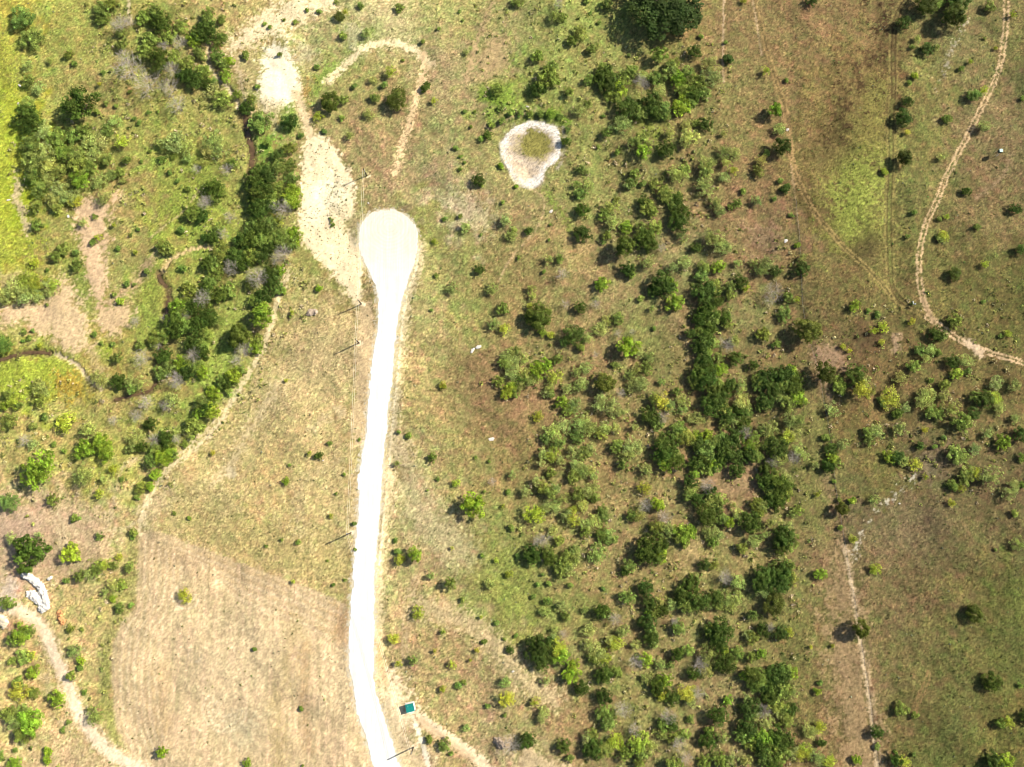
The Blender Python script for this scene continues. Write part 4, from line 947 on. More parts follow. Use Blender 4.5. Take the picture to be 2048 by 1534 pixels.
O1505,1275,14 M1497,1270,11 L1528,1259,12 D1539,1254,9 L1562,1267,13 Y1578,1264,9 L1356,1309,11 O1377,1301,13 B1291,1319,14 D1273,1324,15 M1323,1330,13
O1341,1330,9 M1416,1311,22 D1401,1329,14 M1416,1339,15 L1390,1348,12 Y1448,1303,12 L1448,1327,18 O1474,1306,15 O1502,1314,11 B1523,1306,10 L1445,1291,10
O1234,1343,12 B1333,1361,14 L1317,1376,15 Y1323,1391,12 M1291,1356,12 L1346,1395,13 Y1372,1389,18 M1382,1402,14 D1398,1387,12 B1455,1400,10 M1495,1397,15
L1505,1350,18 B1492,1350,12 O1521,1356,17 M1526,1371,14 L1508,1369,13 L1557,1353,20 O1570,1343,16 B1586,1345,11 L1547,1369,17 O1560,1384,21 O1573,1379,14
L1539,1389,15 M1586,1386,11 O1549,1405,17 O1570,1421,17 L1583,1418,12 M1560,1428,14 L1502,1413,17 D1526,1421,13 M1510,1429,14 O1575,1444,13 L1435,1431,16
O1218,1442,17 D1247,1418,15 D1270,1457,12 D1336,1431,14 O1330,1449,15 L1343,1449,12 Y1231,1483,17 Y1278,1483,21 M1299,1491,16 O1286,1504,14 O1252,1507,13
O1367,1470,14 D1356,1486,13 O1346,1476,12 M1325,1470,12 L1416,1481,16 O1419,1462,10 M1445,1475,13 S1382,1439,8 O1346,1528,16 D1372,1512,12 O1440,1520,17
M1461,1517,15 O1409,1522,14 O1278,1525,13 L1495,1455,18 O1487,1470,17 B1523,1475,20 L1523,1490,17 O1502,1488,14 M1534,1444,14 L1555,1478,18 O1547,1493,15
L1570,1481,17 O1568,1504,17 M1586,1502,15 Y1599,1509,13 O1528,1515,16 L1547,1524,15 M1492,1520,12 Y1614,1506,11
J1951,1227,16 J1721,1257,16 O1803,1418,14 O1832,1431,8 L1983,1363,16 Y2015,1442,12 O2000,1446,10 B2007,1525,19 L1988,1522,15 L1756,1466,11 S1758,1495,7
L1794,1520,12 Y1809,1525,13 S1827,1509,5 S1793,1506,4 S1640,1367,6 B1635,1383,8 M1621,1462,15 Y1639,1455,12 L1644,1486,8 Y1608,1495,13 M1634,1515,15 Y1660,1522,13
B1715,1522,10 S2041,1371,6 Y1620,1293,4 Y1665,1292,4 L2056,1432,14
L1398,640,13 L1420,655,14 L1409,720,16 L1418,737,14 L1425,777,16 L1450,782,14 L1455,830,15 L1400,891,14 L1440,920,14 L1395,925,14 L1490,850,13 L1470,911,14 L1421,985,13
L1395,1000,13 L1430,1020,13 L1535,935,14 L1540,1000,13
""".split()

# ---- crowns: unit-radius meshes shared by all copies
def leaf_quads(cen, nrm, size, rng):
    """One small four-cornered leaf spray per centre, facing about nrm."""
    n = len(cen)
    t = rng.standard_normal((n, 3)); t -= (t * nrm).sum(1, keepdims=True) * nrm; t /= np.linalg.norm(t, axis=1, keepdims=True) + 1e-9
    b = np.cross(nrm, t)
    s = size * rng.uniform(.6, 1.4, (n, 1)); s2 = s * rng.uniform(.55, 1.0, (n, 1))
    v = np.stack([cen - t * s, cen - b * s2 * .8 + t * s * .1, cen + t * s, cen + b * s2], 1)
    return v

def unit(v):
    return v / (np.linalg.norm(v, axis=1, keepdims=True) + 1e-9)

def crown_mesh(name, seed, clumps, per, crad, lsize, zs, spread=(.35, .95), rough=.5, gap=0.0, tone=.22, top=1.0):
    r = np.random.default_rng(seed)
    lob = r.uniform(.72, 1.08, 7); ph = r.uniform(0, 6.28)
    V = []; T = []
    for i in range(clumps):
        u = unit(r.standard_normal((1, 3)))[0]
        u[2] = abs(u[2]) * top - .28 if r.random() < .8 else u[2] * .6
        a = math.atan2(u[1], u[0]) + ph
        k = lob[int((a % 6.283) / 6.283 * 7) % 7]
        d = r.uniform(*spread) * k
        c = np.array([u[0], u[1], u[2] * zs]) * d
        cr = crad * r.uniform(.7, 1.3)
        ct = 1 + tone * r.standard_normal()
        n = int(per * (cr / crad) ** 2 * r.uniform(.8, 1.2))
        w = unit(r.standard_normal((n, 3)))
        p = c + w * (cr * r.uniform(.35, 1.0, (n, 1)) ** .6) * np.array([1, 1, .8])
        nr = unit(w * (1 - rough) + rough * r.standard_normal((n, 3)) + np.array([0, 0, .45]))
        if gap:
            keep = r.random(n) > gap; p = p[keep]; nr = nr[keep]
        q = leaf_quads(p, nr, lsize, r)
        V.append(q)
        T.append(np.clip(ct, .45, 1.7) * np.clip(1 + .2 * r.standard_normal((len(q), 1)), .5, 1.6) * np.array([1 + .05 * r.standard_normal(), 1, 1]))
    V = np.concatenate(V); T = np.concatenate(T)
    n = len(V)
    # normalise so that the crown fills radius 1
    rr = np.percentile(np.hypot(V[..., 0], V[..., 1]), 97); V[..., :2] /= rr
    f = np.arange(n * 4).reshape(n, 4)
    me = new_mesh(name, V.reshape(-1, 3), f, np.repeat(T, 4, 0))
    me.materials.append(M_LEAF)
    return me

def limbs_mesh(name, seed, n, spread, rise, r0, twigs=0, mat=None, droop=0.0):
    """A trunk that forks into tapering limbs; unit radius, base at -1, crown centre at 0."""
    r = random.Random(seed); mb = MB()
    mb.tube([(0, 0, -1.0), (r.uniform(-.04, .04), r.uniform(-.04, .04), -.6), (0, 0, -.35)], [r0 * 1.5, r0 * 1.1, r0], 6)
    def limb(p, a, el, ln, rad, depth):
        d = Vector((math.cos(a) * math.cos(el), math.sin(a) * math.cos(el), math.sin(el)))
        m = p + d * ln * .5 + Vector((r.uniform(-1, 1), r.uniform(-1, 1), r.uniform(-.4, .6))) * ln * .1
        e = p + d * ln + Vector((0, 0, -droop * ln))
        mb.tube([p, m, e], [rad, rad * .75, rad * .4], 5 if depth == 0 else 3)
        if depth < twigs:
            for k in range(3 + (depth == 0)):
                t = r.uniform(.4, 1.0); q = p.lerp(e, t)
                limb(q, a + r.uniform(-1.1, 1.1), el * .6 + r.uniform(-.3, .5), ln * r.uniform(.4, .7), rad * .5, depth + 1)
    for i in range(n):
        limb(Vector((0, 0, r.uniform(-.6, -.32))), 6.283 * i / n + r.uniform(-.4, .4), rise * r.uniform(.6, 1.3), spread * r.uniform(.7, 1.1), r0 * .62, 0)
    if twigs > 2:                                    # a haze of fine twigs over the bare limbs
        g = np.random.default_rng(seed)
        u = unit(g.standard_normal((300, 3))); u[:, 2] = np.abs(u[:, 2]) * .8 - .15
        c = u * g.uniform(.25, 1.0, (300, 1)); t = unit(u + .7 * g.standard_normal((300, 3)) + np.array([0, 0, .3])) * g.uniform(.06, .17, (300, 1))
        w = unit(np.cross(t, g.standard_normal((300, 3)))) * .008
        for a, d, e in zip(c, t, w): mb.quad(tuple(a - d - e), tuple(a - d + e), tuple(a + d + e * .4), tuple(a + d - e * .4))
    me = mb.mesh(name); me.materials.append(mat or M_TRUNK)
    return me

NV = 5
CROWN = {
    'O': [crown_mesh("oak_crown", 100 + i, 74, 34, .175, .052, .70, spread=(.25, 1.0), tone=.28) for i in range(NV)],
    'J': [crown_mesh("juniper_crown", 200 + i, 60, 46, .20, .050, .85, spread=(.45, .86), rough=.35, tone=.2, top=1.2) for i in range(NV)],
    'M': [crown_mesh("mesquite_crown", 300 + i, 62, 26, .165, .044, .55, spread=(.15, 1.05), rough=.7, gap=.05, tone=.26) for i in range(NV)],
    'S': [crown_mesh("shrub_leaves", 400 + i, 16, 26, .34, .11, .7, spread=(.2, .8), tone=.22) for i in range(NV)],
}
CROWN['D'] = [crown_mesh("juniper_crown", 250 + i, 72, 38, .17, .048, .78, spread=(.3, 1.0), rough=.45, tone=.30) for i in range(NV)]

def small_mesh(name, src, mat, stems):
    """Leaves of a crown mesh lifted onto a few short stems, as one mesh standing on z = 0 and 1.5 high."""
    n = len(src.vertices); co = np.empty(n * 3, np.float32); src.vertices.foreach_get("co", co); co = co.reshape(-1, 3)
    t = np.empty(n * 4, np.float32); src.color_attributes["tint"].data.foreach_get("color", t); t = t.reshape(-1, 4)[:, :3]
    co[:, 2] = (co[:, 2] - co[:, 2].min()) / (co[:, 2].max() - co[:, 2].min()) * 1.25 + .25
    mb = MB()
    for i in range(stems):
        a = 6.283 * i / stems + .4
        mb.tube([(0, 0, -.05), (.15 * math.cos(a), .15 * math.sin(a), .4), (.45 * math.cos(a), .45 * math.sin(a), .95)], [.045, .035, .012], 4)
    sv = np.array(mb.v); sf = np.array([q if len(q) == 4 else q + (q[-1],) for q in mb.f if len(set(q)) == 4])
    f = np.arange(n).reshape(-1, 4)
    me = new_mesh(name, np.vstack([co, sv]), np.vstack([f, sf + n]), np.vstack([t, np.tile((1.5, .9, 1.2), (len(sv), 1))]))
    me.materials.append(mat)
    return me

SMALL = {'S': [small_mesh("shrub", c, M_LEAF, 3) for c in CROWN['S']], 'O': [small_mesh("oak_sapling", c, M_LEAF, 3) for c in CROWN['O']],
         'M': [small_mesh("mesquite_bush", c, M_LEAF, 5) for c in CROWN['M']]}
BIGCROWN = crown_mesh("live_oak_crown", 77, 150, 70, .13, .028, .62, spread=(.4, .97), tone=.24)
TRUNK = {
    'O': [limbs_mesh("oak_trunk", 20 + i, 5, .62, .7, .055, 1) for i in range(NV)],
    'J': [limbs_mesh("juniper_trunk", 30 + i, 4, .5, .9, .05, 0) for i in range(NV)],
    'M': [limbs_mesh("mesquite_trunk", 40 + i, 6, .75, .6, .045, 1) for i in range(NV)],
    'D': [limbs_mesh("bare_limbs", 50 + i, 11, .8, .7, .02, 3, M_DEAD, .03) for i in range(NV)],
}
COLOUR = {  # leaf albedo
    'O': (.212, .272, .052), 'B': (.250, .350, .034), 'L': (.073, .114, .018), 'J': (.090, .114, .018),
    'M': (.362, .418, .112), 'Y': (.420, .465, .058), 'S': (.190, .268, .050), 'D': (1, 1, 1),
}
KIND = {'O': 'oak_tree', 'B': 'broadleaf_tree', 'L': 'juniper_tree', 'J': 'juniper_tree', 'M': 'mesquite_tree', 'Y': 'mesquite_tree', 'D': 'dead_tree', 'S': 'shrub'}

# the named stretches of ground that a label can point to: x0, y0, x1, y1, phrase
ZONES = [
    (0, 0, 110, 130, "along the lime strip, upper left corner"), (0, 110, 110, 250, "along the lime strip, below the corner oaks"),
    (110, 80, 335, 255, "in the grassy gap by the bare grey trees"), (180, 0, 280, 80, "at the top edge above the grey trees"),
    (280, 0, 345, 150, "in the upper left creek thicket, west side"), (345, 0, 480, 130, "in the upper left creek thicket, east side"),
    (335, 120, 480, 225, "along the dry creek shelf, upper left"), (0, 230, 110, 390, "in the bushy upper left grove, west third"),
    (110, 230, 175, 430, "in the bushy upper left grove, middle third"), (175, 230, 262, 420, "in the bushy upper left grove, east third"),
    (262, 225, 480, 400, "on the scrubby bank above the creek bend"), (480, 90, 600, 290, "beside the upper cream clearing"),
    (480, 270, 612, 372, "around the brown creek pool"), (600, 0, 830, 110, "near the pale track along the top edge"),
    (600, 110, 830, 290, "inside the loop of the pale track"), (495, 370, 612, 425, "in the creek belt beside the upper cream soil"),
    (475, 425, 612, 500, "in the creek belt beside the lower cream soil"), (475, 495, 612, 610, "in the creek belt above the meadow tip"),
    (380, 380, 480, 500, "on the creek's left bank, upper part"), (380, 495, 480, 612, "on the creek's left bank, middle part"),
    (290, 550, 395, 665, "in the creek bend thicket, upper half"), (290, 660, 395, 775, "in the creek bend thicket, lower half"),
    (390, 560, 470, 760, "in the creek thicket beside the grassy lane"), (465, 590, 560, 775, "on the meadow edge of the creek belt"),
    (0, 390, 130, 560, "beside the far left track"), (0, 540, 130, 620, "in the yellow-green clump at the left edge"),
    (130, 400, 300, 620, "on the pink bare ground at left"), (300, 400, 380, 560, "by the sandy creek cut at left"),
    (0, 620, 130, 820, "around the lime meadow by the left creek"), (130, 620, 300, 780, "below the pink bare ground at left"),
    (0, 780, 140, 1020, "in the left scrub below the lime meadow"), (140, 830, 250, 1000, "by the bright oaks at left"),
    (220, 760, 380, 860, "in the grey scrub by the lower creek"), (250, 840, 380, 1010, "on the lower end of the creek belt"),
    (380, 760, 480, 880, "at the lower tip of the grassy lane"), (0, 1000, 280, 1110, "on the bare ground above the white heap"),
    (120, 1105, 280, 1230, "in the hedge row right of the white heap"), (0, 1105, 120, 1240, "beside the white heap at left"),
    (0, 1240, 85, 1400, "left of the curved dirt road, upper part"), (0, 1395, 100, 1540, "left of the curved dirt road, lower part"),
    (100, 1240, 215, 1460, "against the curved dirt road"), (215, 1100, 700, 1540, "on the mown hay field"),
    (420, 560, 725, 1130, "on the dry meadow left of the white road"), (725, 840, 830, 1420, "on the white road's right verge"),
    (830, 0, 960, 400, "on the slope left of the dried pond"), (960, 90, 1110, 200, "above the dried pond"),
    (960, 195, 1140, 300, "on the dried pond's bank"), (960, 0, 1215, 100, "near the top edge, centre"),
    (1110, 100, 1215, 300, "right of the dried pond"), (940, 300, 1200, 440, "below the dried pond"),
    (1215, 90, 1300, 190, "in the upper bright grove, left part"), (1300, 90, 1440, 165, "in the upper bright grove, right part"),
    (1215, 185, 1300, 260, "in the upper bright grove, lower left"), (1300, 160, 1440, 240, "in the upper bright grove, lower right"),
    (1215, 240, 1345, 380, "under the upper bright grove"), (1335, 235, 1430, 400, "on the brown slope below the grove"),
    (1430, 90, 1545, 430, "scattered on the brown upper pasture"), (1500, 100, 1640, 560, "along the upper fence line"),
    (1640, 0, 1840, 360, "along the faint straight track, upper right"), (1835, 0, 2050, 140, "in the upper right corner"),
    (1840, 140, 2050, 330, "beside the curving two-rut track"), (1800, 330, 2050, 560, "below the tower blind at right"),
    (830, 400, 960, 640, "right of the turning circle"), (940, 430, 1120, 560, "on the open slope below the pond"),
    (1110, 380, 1240, 500, "on the gully side below the pond"), (1240, 380, 1325, 560, "in the dark clump of the middle grove"),
    (1325, 380, 1385, 560, "on the dark spine of the middle grove"), (1385, 400, 1470, 560, "round the big pale mesquites"),
    (1470, 380, 1580, 560, "left of the upper fence line"), (960, 560, 1120, 690, "round the lone dark juniper"),
    (980, 690, 1125, 780, "in the bright clump below the juniper"), (1110, 500, 1250, 700, "between the juniper and middle grove"),
    (1110, 690, 1210, 790, "in the pale scrub of the centre"), (1200, 600, 1345, 760, "round the big bright central oak"),
    (1270, 540, 1370, 625, "at the glossy dark clump, centre right"), (1370, 550, 1500, 660, "in the dark belt, upper stretch"),
    (1365, 655, 1485, 735, "in the dark belt, second stretch"), (1365, 730, 1480, 830, "in the dark belt, third stretch"),
    (1500, 540, 1640, 725, "between the dark belt and fence"), (1480, 725, 1615, 825, "in the right dark block"),
    (1640, 560, 1790, 715, "on the low scrub right of the fence"), (1630, 715, 1760, 845, "at the fence corner clump"),
    (1790, 560, 1960, 780, "round the track junction at right"), (1950, 560, 2050, 860, "at the right edge, middle height"),
    (1755, 770, 1830, 940, "in the mesquite scatter, left part"), (1830, 770, 1960, 900, "in the mesquite scatter, middle part"),
    (1830, 890, 2050, 1110, "in the mesquite scatter, lower part"), (1960, 830, 2050, 960, "at the right edge, lower scatter"),
    (1610, 840, 1700, 1160, "along the middle fence line"), (1690, 840, 1830, 1160, "between fence and mesquite scatter"),
    (830, 760, 960, 1160, "on the open grass round the lone oak"), (950, 860, 1060, 1160, "on the open grass right of the lone oak"),
    (960, 760, 1080, 850, "at the west tip of the central grove"), (1075, 760, 1215, 830, "in the central grove, top"),
    (1075, 825, 1215, 895, "in the central grove, upper middle"), (1040, 890, 1215, 960, "in the central grove, middle"),
    (1040, 955, 1215, 1010, "in the central grove, lower middle"), (1040, 1005, 1215, 1070, "in the central grove, lower part"),
    (1040, 1065, 1225, 1160, "in the central grove, bottom"), (1195, 755, 1300, 840, "in the pale mesquites left of the belt"),
    (1195, 835, 1300, 935, "in the pale mesquites, lower group"), (1295, 755, 1385, 860, "at the yellow mesquite clump, dark belt side"),
    (1295, 850, 1370, 935, "in the dark woods, west flank"), (1365, 825, 1430, 900, "in the dark woods, upper west"),
    (1430, 825, 1520, 900, "in the dark woods, upper centre"), (1515, 820, 1615, 885, "in the dark woods, upper east"),
    (1365, 895, 1460, 945, "in the dark woods, middle"), (1455, 885, 1615, 945, "in the dark woods, middle east"),
    (1270, 925, 1350, 1075, "round the pinkish bare tree"), (1350, 940, 1425, 1035, "in the dark woods, lower west"),
    (1425, 935, 1520, 1055, "in the dark woods, lower centre"), (1515, 940, 1610, 1035, "in the dark woods, lower east"),
    (1190, 920, 1275, 1090, "between central grove and dark woods"), (1230, 1070, 1345, 1160, "at the big dark bush below the woods"),
    (1345, 1030, 1450, 1100, "round the bright clump below the woods"), (1450, 1035, 1615, 1110, "on the woods' south-east flank"),
    (1385, 1100, 1480, 1165, "at the gully head"), (1500, 1110, 1610, 1225, "on the right side below the woods"),
    (1060, 1150, 1215, 1270, "in the lower centre grass"), (800, 1150, 960, 1400, "on the dry slope above the shed"),
    (940, 1150, 1060, 1345, "on the grass right of the dry slope"), (1060, 1260, 1225, 1345, "by the two-toned dark and bright clump"),
    (990, 1340, 1175, 1445, "on the bare patch lower centre"), (820, 1400, 1060, 1540, "beside the farm track at bottom"),
    (1060, 1440, 1230, 1540, "above the bottom edge, lower centre"), (1195, 1160, 1285, 1260, "in the lower scrub, upper left"),
    (1280, 1155, 1345, 1235, "in the lower scrub, upper middle"), (1340, 1150, 1425, 1230, "in the lower scrub, upper right"),
    (1195, 1250, 1300, 1350, "in the lower scrub, left side"), (1280, 1230, 1390, 1320, "in the lower scrub, middle"),
    (1420, 1150, 1500, 1225, "by the gully's upper end"), (1400, 1240, 1490, 1340, "along the lower gully"),
    (1485, 1215, 1600, 1320, "right of the lower gully"), (1300, 1310, 1430, 1410, "round the pale domed mesquite"),
    (1480, 1335, 1535, 1435, "in the lower right thicket, west side"), (1535, 1330, 1600, 1435, "in the lower right thicket, east side"),
    (1430, 1390, 1500, 1440, "left of the lower right thicket"), (1195, 1340, 1300, 1440, "in the bottom scrub, upper left"),
    (1195, 1435, 1310, 1540, "in the bottom scrub, left side"), (1310, 1400, 1400, 1540, "in the bottom scrub, middle"),
    (1395, 1420, 1480, 1540, "in the bottom scrub, right side"), (1475, 1430, 1535, 1540, "in the bottom right thicket, west side"),
    (1535, 1430, 1605, 1540, "in the bottom right thicket, east side"), (1590, 1230, 1680, 1540, "left of the lower fence line"),
    (1680, 1100, 1790, 1540, "beside the lower fence line"), (1780, 1100, 2060, 1400, "on the open lower right pasture"),
    (1780, 1390, 2060, 1540, "in the lower right corner"), (0, 0, 2100, 1600, "on the open ground"),
]
LOOKS = {'O': "mid green oak", 'B': "bright green tree", 'L': "dark green juniper", 'J': "dense rounded juniper", 'M': "pale feathery mesquite",
         'Y': "yellow-green mesquite", 'D': "bare grey dead tree", 'S': "small green shrub"}
ORD = ["", "second ", "third ", "fourth ", "fifth ", "sixth ", "seventh ", "eighth ", "ninth ", "tenth ", "eleventh ", "twelfth ", "thirteenth ", "fourteenth ", "fifteenth ", "sixteenth "]
SPECIAL = {
    "L1333,10,60": "huge dark live oak cut by the top edge", "J1076,630,26": "lone round dark juniper on open grass, centre",
    "B945,1008,25": "lone bright oak with long shadow on open grass right of the road", "B78,940,36": "largest broad round bright oak at left, below the scrub",
    "L154,206,31": "broad dark oak standing alone left of the bare grey trees", "Y370,1191,14": "lone yellow-green tree in the mown hay field",
    "L59,1104,32": "broad dark oak just above the white rubble heap", "J794,199,21": "dark round juniper at the right end of the loop, beside the track",
    "J661,205,20": "dark round juniper by the soil neck between clearings", "J1616,661,24": "large dark juniper on the fence line, middle height",
    "J1951,1227,16": "small dark juniper alone in the lower right pasture", "J1721,1257,16": "dark juniper on the lower fence line, shadow on bare ground",
    "J478,672,22": "dark brownish juniper with round shadow at the creek belt edge", "B523,628,24": "bright rounded oak above the brownish juniper, meadow edge",
}

TALL_ONES = {'B945,1008,25', 'B1551,219,14', 'J1616,661,24', 'J1809,316,15', 'B523,628,24', 'J478,672,22', 'L154,206,31', 'J1910,31,22', 'B831,1109,15', 'B1255,693,22', 'J1250,493,19', 'J1650,745,21', 'J1686,1017,12', 'O900,1166,13', 'Y1720,778,20', 'L1565,292,14', 'O1321,107,17', 'J1721,1257,16'}
OAKS = {'L154,206,31', 'L59,1104,32'}

def parse(tok):
    k = tok[0]; x, y, r = (float(t) for t in tok[1:].split(","))
    return k, x, y, r

items = []
seen = {}
for tok in TREES:
    k, x, y, r = parse(tok)
    small = r <= 9.0
    kind = 'shrub' if (k in 'OBLS' and small) else KIND[k]
    if kind == 'oak_tree' and r <= 12 and k == 'O': kind = 'oak_sapling'
    if kind == 'mesquite_tree' and r <= 12: kind = 'mesquite_bush'
    if k == 'L' and (r > 50 or tok in OAKS): kind = 'oak_tree'
    zone = next(z[4] for z in ZONES if z[0] <= x < z[2] and z[1] <= y < z[3]) if -50 < x < 2100 else "at the right edge"
    look = LOOKS[k]
    if kind == 'shrub':
        look = {'O': "mid green bush", 'B': "bright green bush", 'L': "dark green bush", 'S': "small green shrub"}[k]
    elif kind == 'mesquite_bush':
        look = {'M': "small pale mesquite bush", 'Y': "small yellow-green mesquite bush"}[k]
    elif kind == 'oak_sapling': look = "young mid green oak" 
    items.append([tok, k, x, y, r, kind, zone, look])
by = {}
for it in items:
    if it[0] not in SPECIAL: by.setdefault((it[6], it[7]), []).append(it)
for (zone, look), ls in by.items():
    ls.sort(key=lambda t: t[3])
    for i, it in enumerate(ls):
        if len(ls) == 1: lab = f"{look} {zone}"
        elif len(ls) == 2: lab = f"{('upper', 'lower')[i]} {look} {zone}"
        else:
            o = ORD[i] if i < len(ORD) else f"{i + 1}th "
            lab = f"{look} {zone}, {o}{'topmost' if i == 0 else 'from top'}"
        it.append(lab)
for it in items:
    if it[0] in SPECIAL: it.append(SPECIAL[it[0]])

GROUPS = {'oak_tree': "oaks scattered over the valley", 'broadleaf_tree': "bright green trees scattered over the valley",
          'oak_sapling': "young oaks scattered over the valley", 'mesquite_bush': "mesquite bushes on the pasture", 'mesquite_tree': "mesquites scattered over the valley", 'juniper_tree': "junipers scattered over the valley",
          'dead_tree': "bare grey trees along creek and gullies", 'shrub': "shrubs dotted over the grass"}
tr = random.Random(5)
CROWN_SPOTS = []
for tok, k, x, y, r, kind, zone, look, label in items:
    rad = r * MPP * (1.06 if y > 300 else 1.14) * {'L': 1.13, 'M': .96, 'O': .97, 'S': .95}.get(k, 1)
    h = rad * .66 + 1.3 if kind != 'shrub' else rad * .95 + .15
    if kind == 'juniper_tree': h = rad * .75 + 1.3
    if k == 'D': h = rad * .85 + (3.2 if r > 14 else 1.6)
    if tok in TALL_ONES: h = h * 1.3 + 1.6
    if r > 50: h = 13.0
    zc = h * .52
    wx, wy = P(x, y, zc); wx = float(wx); wy = float(wy)
    gz = float(ground_z(wx, wy))
    rz = tr.uniform(0, 6.283); v = tr.randrange(NV)
    sx = rad * tr.uniform(.94, 1.06); sy = rad * tr.uniform(.94, 1.06)
    c = np.array(COLOUR[k]) * math.exp(tr.gauss(0, .12)) * np.array([math.exp(tr.gauss(0, .07)), 1, math.exp(tr.gauss(0, .08))])
    if r > 50: c = np.array((.040, .066, .014))
    CROWN_SPOTS.append((wx, wy, rad))
    fam = 'O' if (k in 'OB' or kind == 'oak_tree') else 'J' if k in 'LJ' else 'M' if k in 'MY' else 'D'
    if kind in ('shrub', 'oak_sapling', 'mesquite_bush', 'dead_tree'):      # too small in the photo to show parts
        if kind == 'dead_tree':
            o = bpy.data.objects.new(kind, TRUNK['D'][v]); o.scale = (sx * 1.1, sy * 1.1, zc * 1.3); o.location = (wx, wy, gz + zc * 1.3)
        else:
            o = bpy.data.objects.new(kind, SMALL['S' if kind == 'shrub' else fam][v]); o.scale = (sx, sy, h / 1.5); o.location = (wx, wy, gz)
        o.rotation_euler = (0, 0, rz)
        o.color = (*c, 1)
        COL.objects.link(o)
        root = o
    else:
        root = bpy.data.objects.new(kind, None)
        root.empty_display_size = .3
        root.location = (wx, wy, gz); root.rotation_euler = (0, 0, rz)
        COL.objects.link(root)
        t = bpy.data.objects.new("trunk", TRUNK[fam][v])
        t.parent = root; t.location = (0, 0, zc)
        t.scale = (sx * .95, sy * .95, zc)
        COL.objects.link(t)
        cr = bpy.data.objects.new("crown", BIGCROWN if r > 50 else CROWN['D' if k == 'L' and fam == 'J' else fam][v])
        cr.parent = root; cr.location = (0, 0, zc)
        cr.scale = (sx, sy, (h - zc) / (.68 if fam != 'M' else .5) * tr.uniform(.9, 1.1)); cr.color = (*c, 1)
        COL.objects.link(cr)
    tag(root, label, kind.replace("_", " "), GROUPS[kind])
# ------------------------------------------------------------------ power line, shed, blind, rocks and heaps
def gz1(x, y): return float(ground_z(x, y))

POLES = [((733.7, 352), "wooden power pole at the cream clearing's edge, topmost of five"),
         ((722, 607), "wooden power pole by the tip of the cream soil wedge"),
         ((718.5, 686), "wooden power pole on the pink strip beside the road's neck"),
         ((702, 1065.5), "wooden power pole carrying a grey transformer, left of the road"),
         ((827, 1494), "wooden power pole at the bottom, between white road and footpath")]
POLE_H = 9.2
tops = []
def make_pole():
    root = bpy.data.objects.new("power_pole", None); COL.objects.link(root)
    mb = MB(); mb.tube([(0, 0, -.5), (0, 0, POLE_H * .5), (0, 0, POLE_H)], [.33, .30, .26], 10); mb.build("pole_shaft", M_POLE, root)
    mb = MB(); mb.box((0, 0, POLE_H - .55), (1.15, .14, .16)); mb.build("crossarm", M_POLE, root)
    for sx in (-.48, .48):
        mb = MB(); mb.tube([(sx, 0, POLE_H - .48), (sx, 0, POLE_H - .36), (sx, 0, POLE_H - .24)], [.05, .08, .05], 8); mb.build("insulator", M_METAL, root)
    return root
proto = make_pole()
for i, ((px, py), lab) in enumerate(POLES):
    if i == 0: root = proto
    else:
        root = proto.copy(); COL.objects.link(root)
        for ch in proto.children:
            c = ch.copy(); COL.objects.link(c); c.parent = root
    x, y = (float(t) for t in P(px, py)); z = gz1(x, y)
    root.location = (x, y, z); root.rotation_euler = (0, 0, math.radians(8 if i < 3 else -6))
    tag(root, lab, "power pole", "power poles along the road")
    tops.append((Vector((x, y, z)), root.rotation_euler[2]))
    if i == 3:
        mb = MB(); mb.tube([(-.42, 0, POLE_H - 2.3), (-.42, 0, POLE_H - 1.5), (-.42, 0, POLE_H - 1.2), (-.42, 0, POLE_H - 1.12)], [.3, .3, .3, .1], 12)
        mb.build("transformer", M_METAL, root)
# a further pole out of the frame carries the line on; its wires end on that span
ends = []
for side in (-.48, .48):
    ends.append([t + Vector((side * math.cos(a), side * math.sin(a), POLE_H - .24)) for t, a in tops])
t = bpy.data.objects.new("power_line", None); COL.objects.link(t); t.location = tops[0][0]
tag(t, "thin pale pair of overhead wires strung between the five poles", "power line")
for pts in ends:
    mb = MB()
    for a, b in zip(pts[:-1], pts[1:]):
        L = (b - a).length; sag = L * L / 9000
        seg = [a.lerp(b, k / 14) - Vector((0, 0, 4 * sag * (k / 14) * (1 - k / 14))) for k in range(15)]
        mb.tube([p - tops[0][0] for p in seg], .035, 4)
    mb.build("wire", M_WIRE, t)

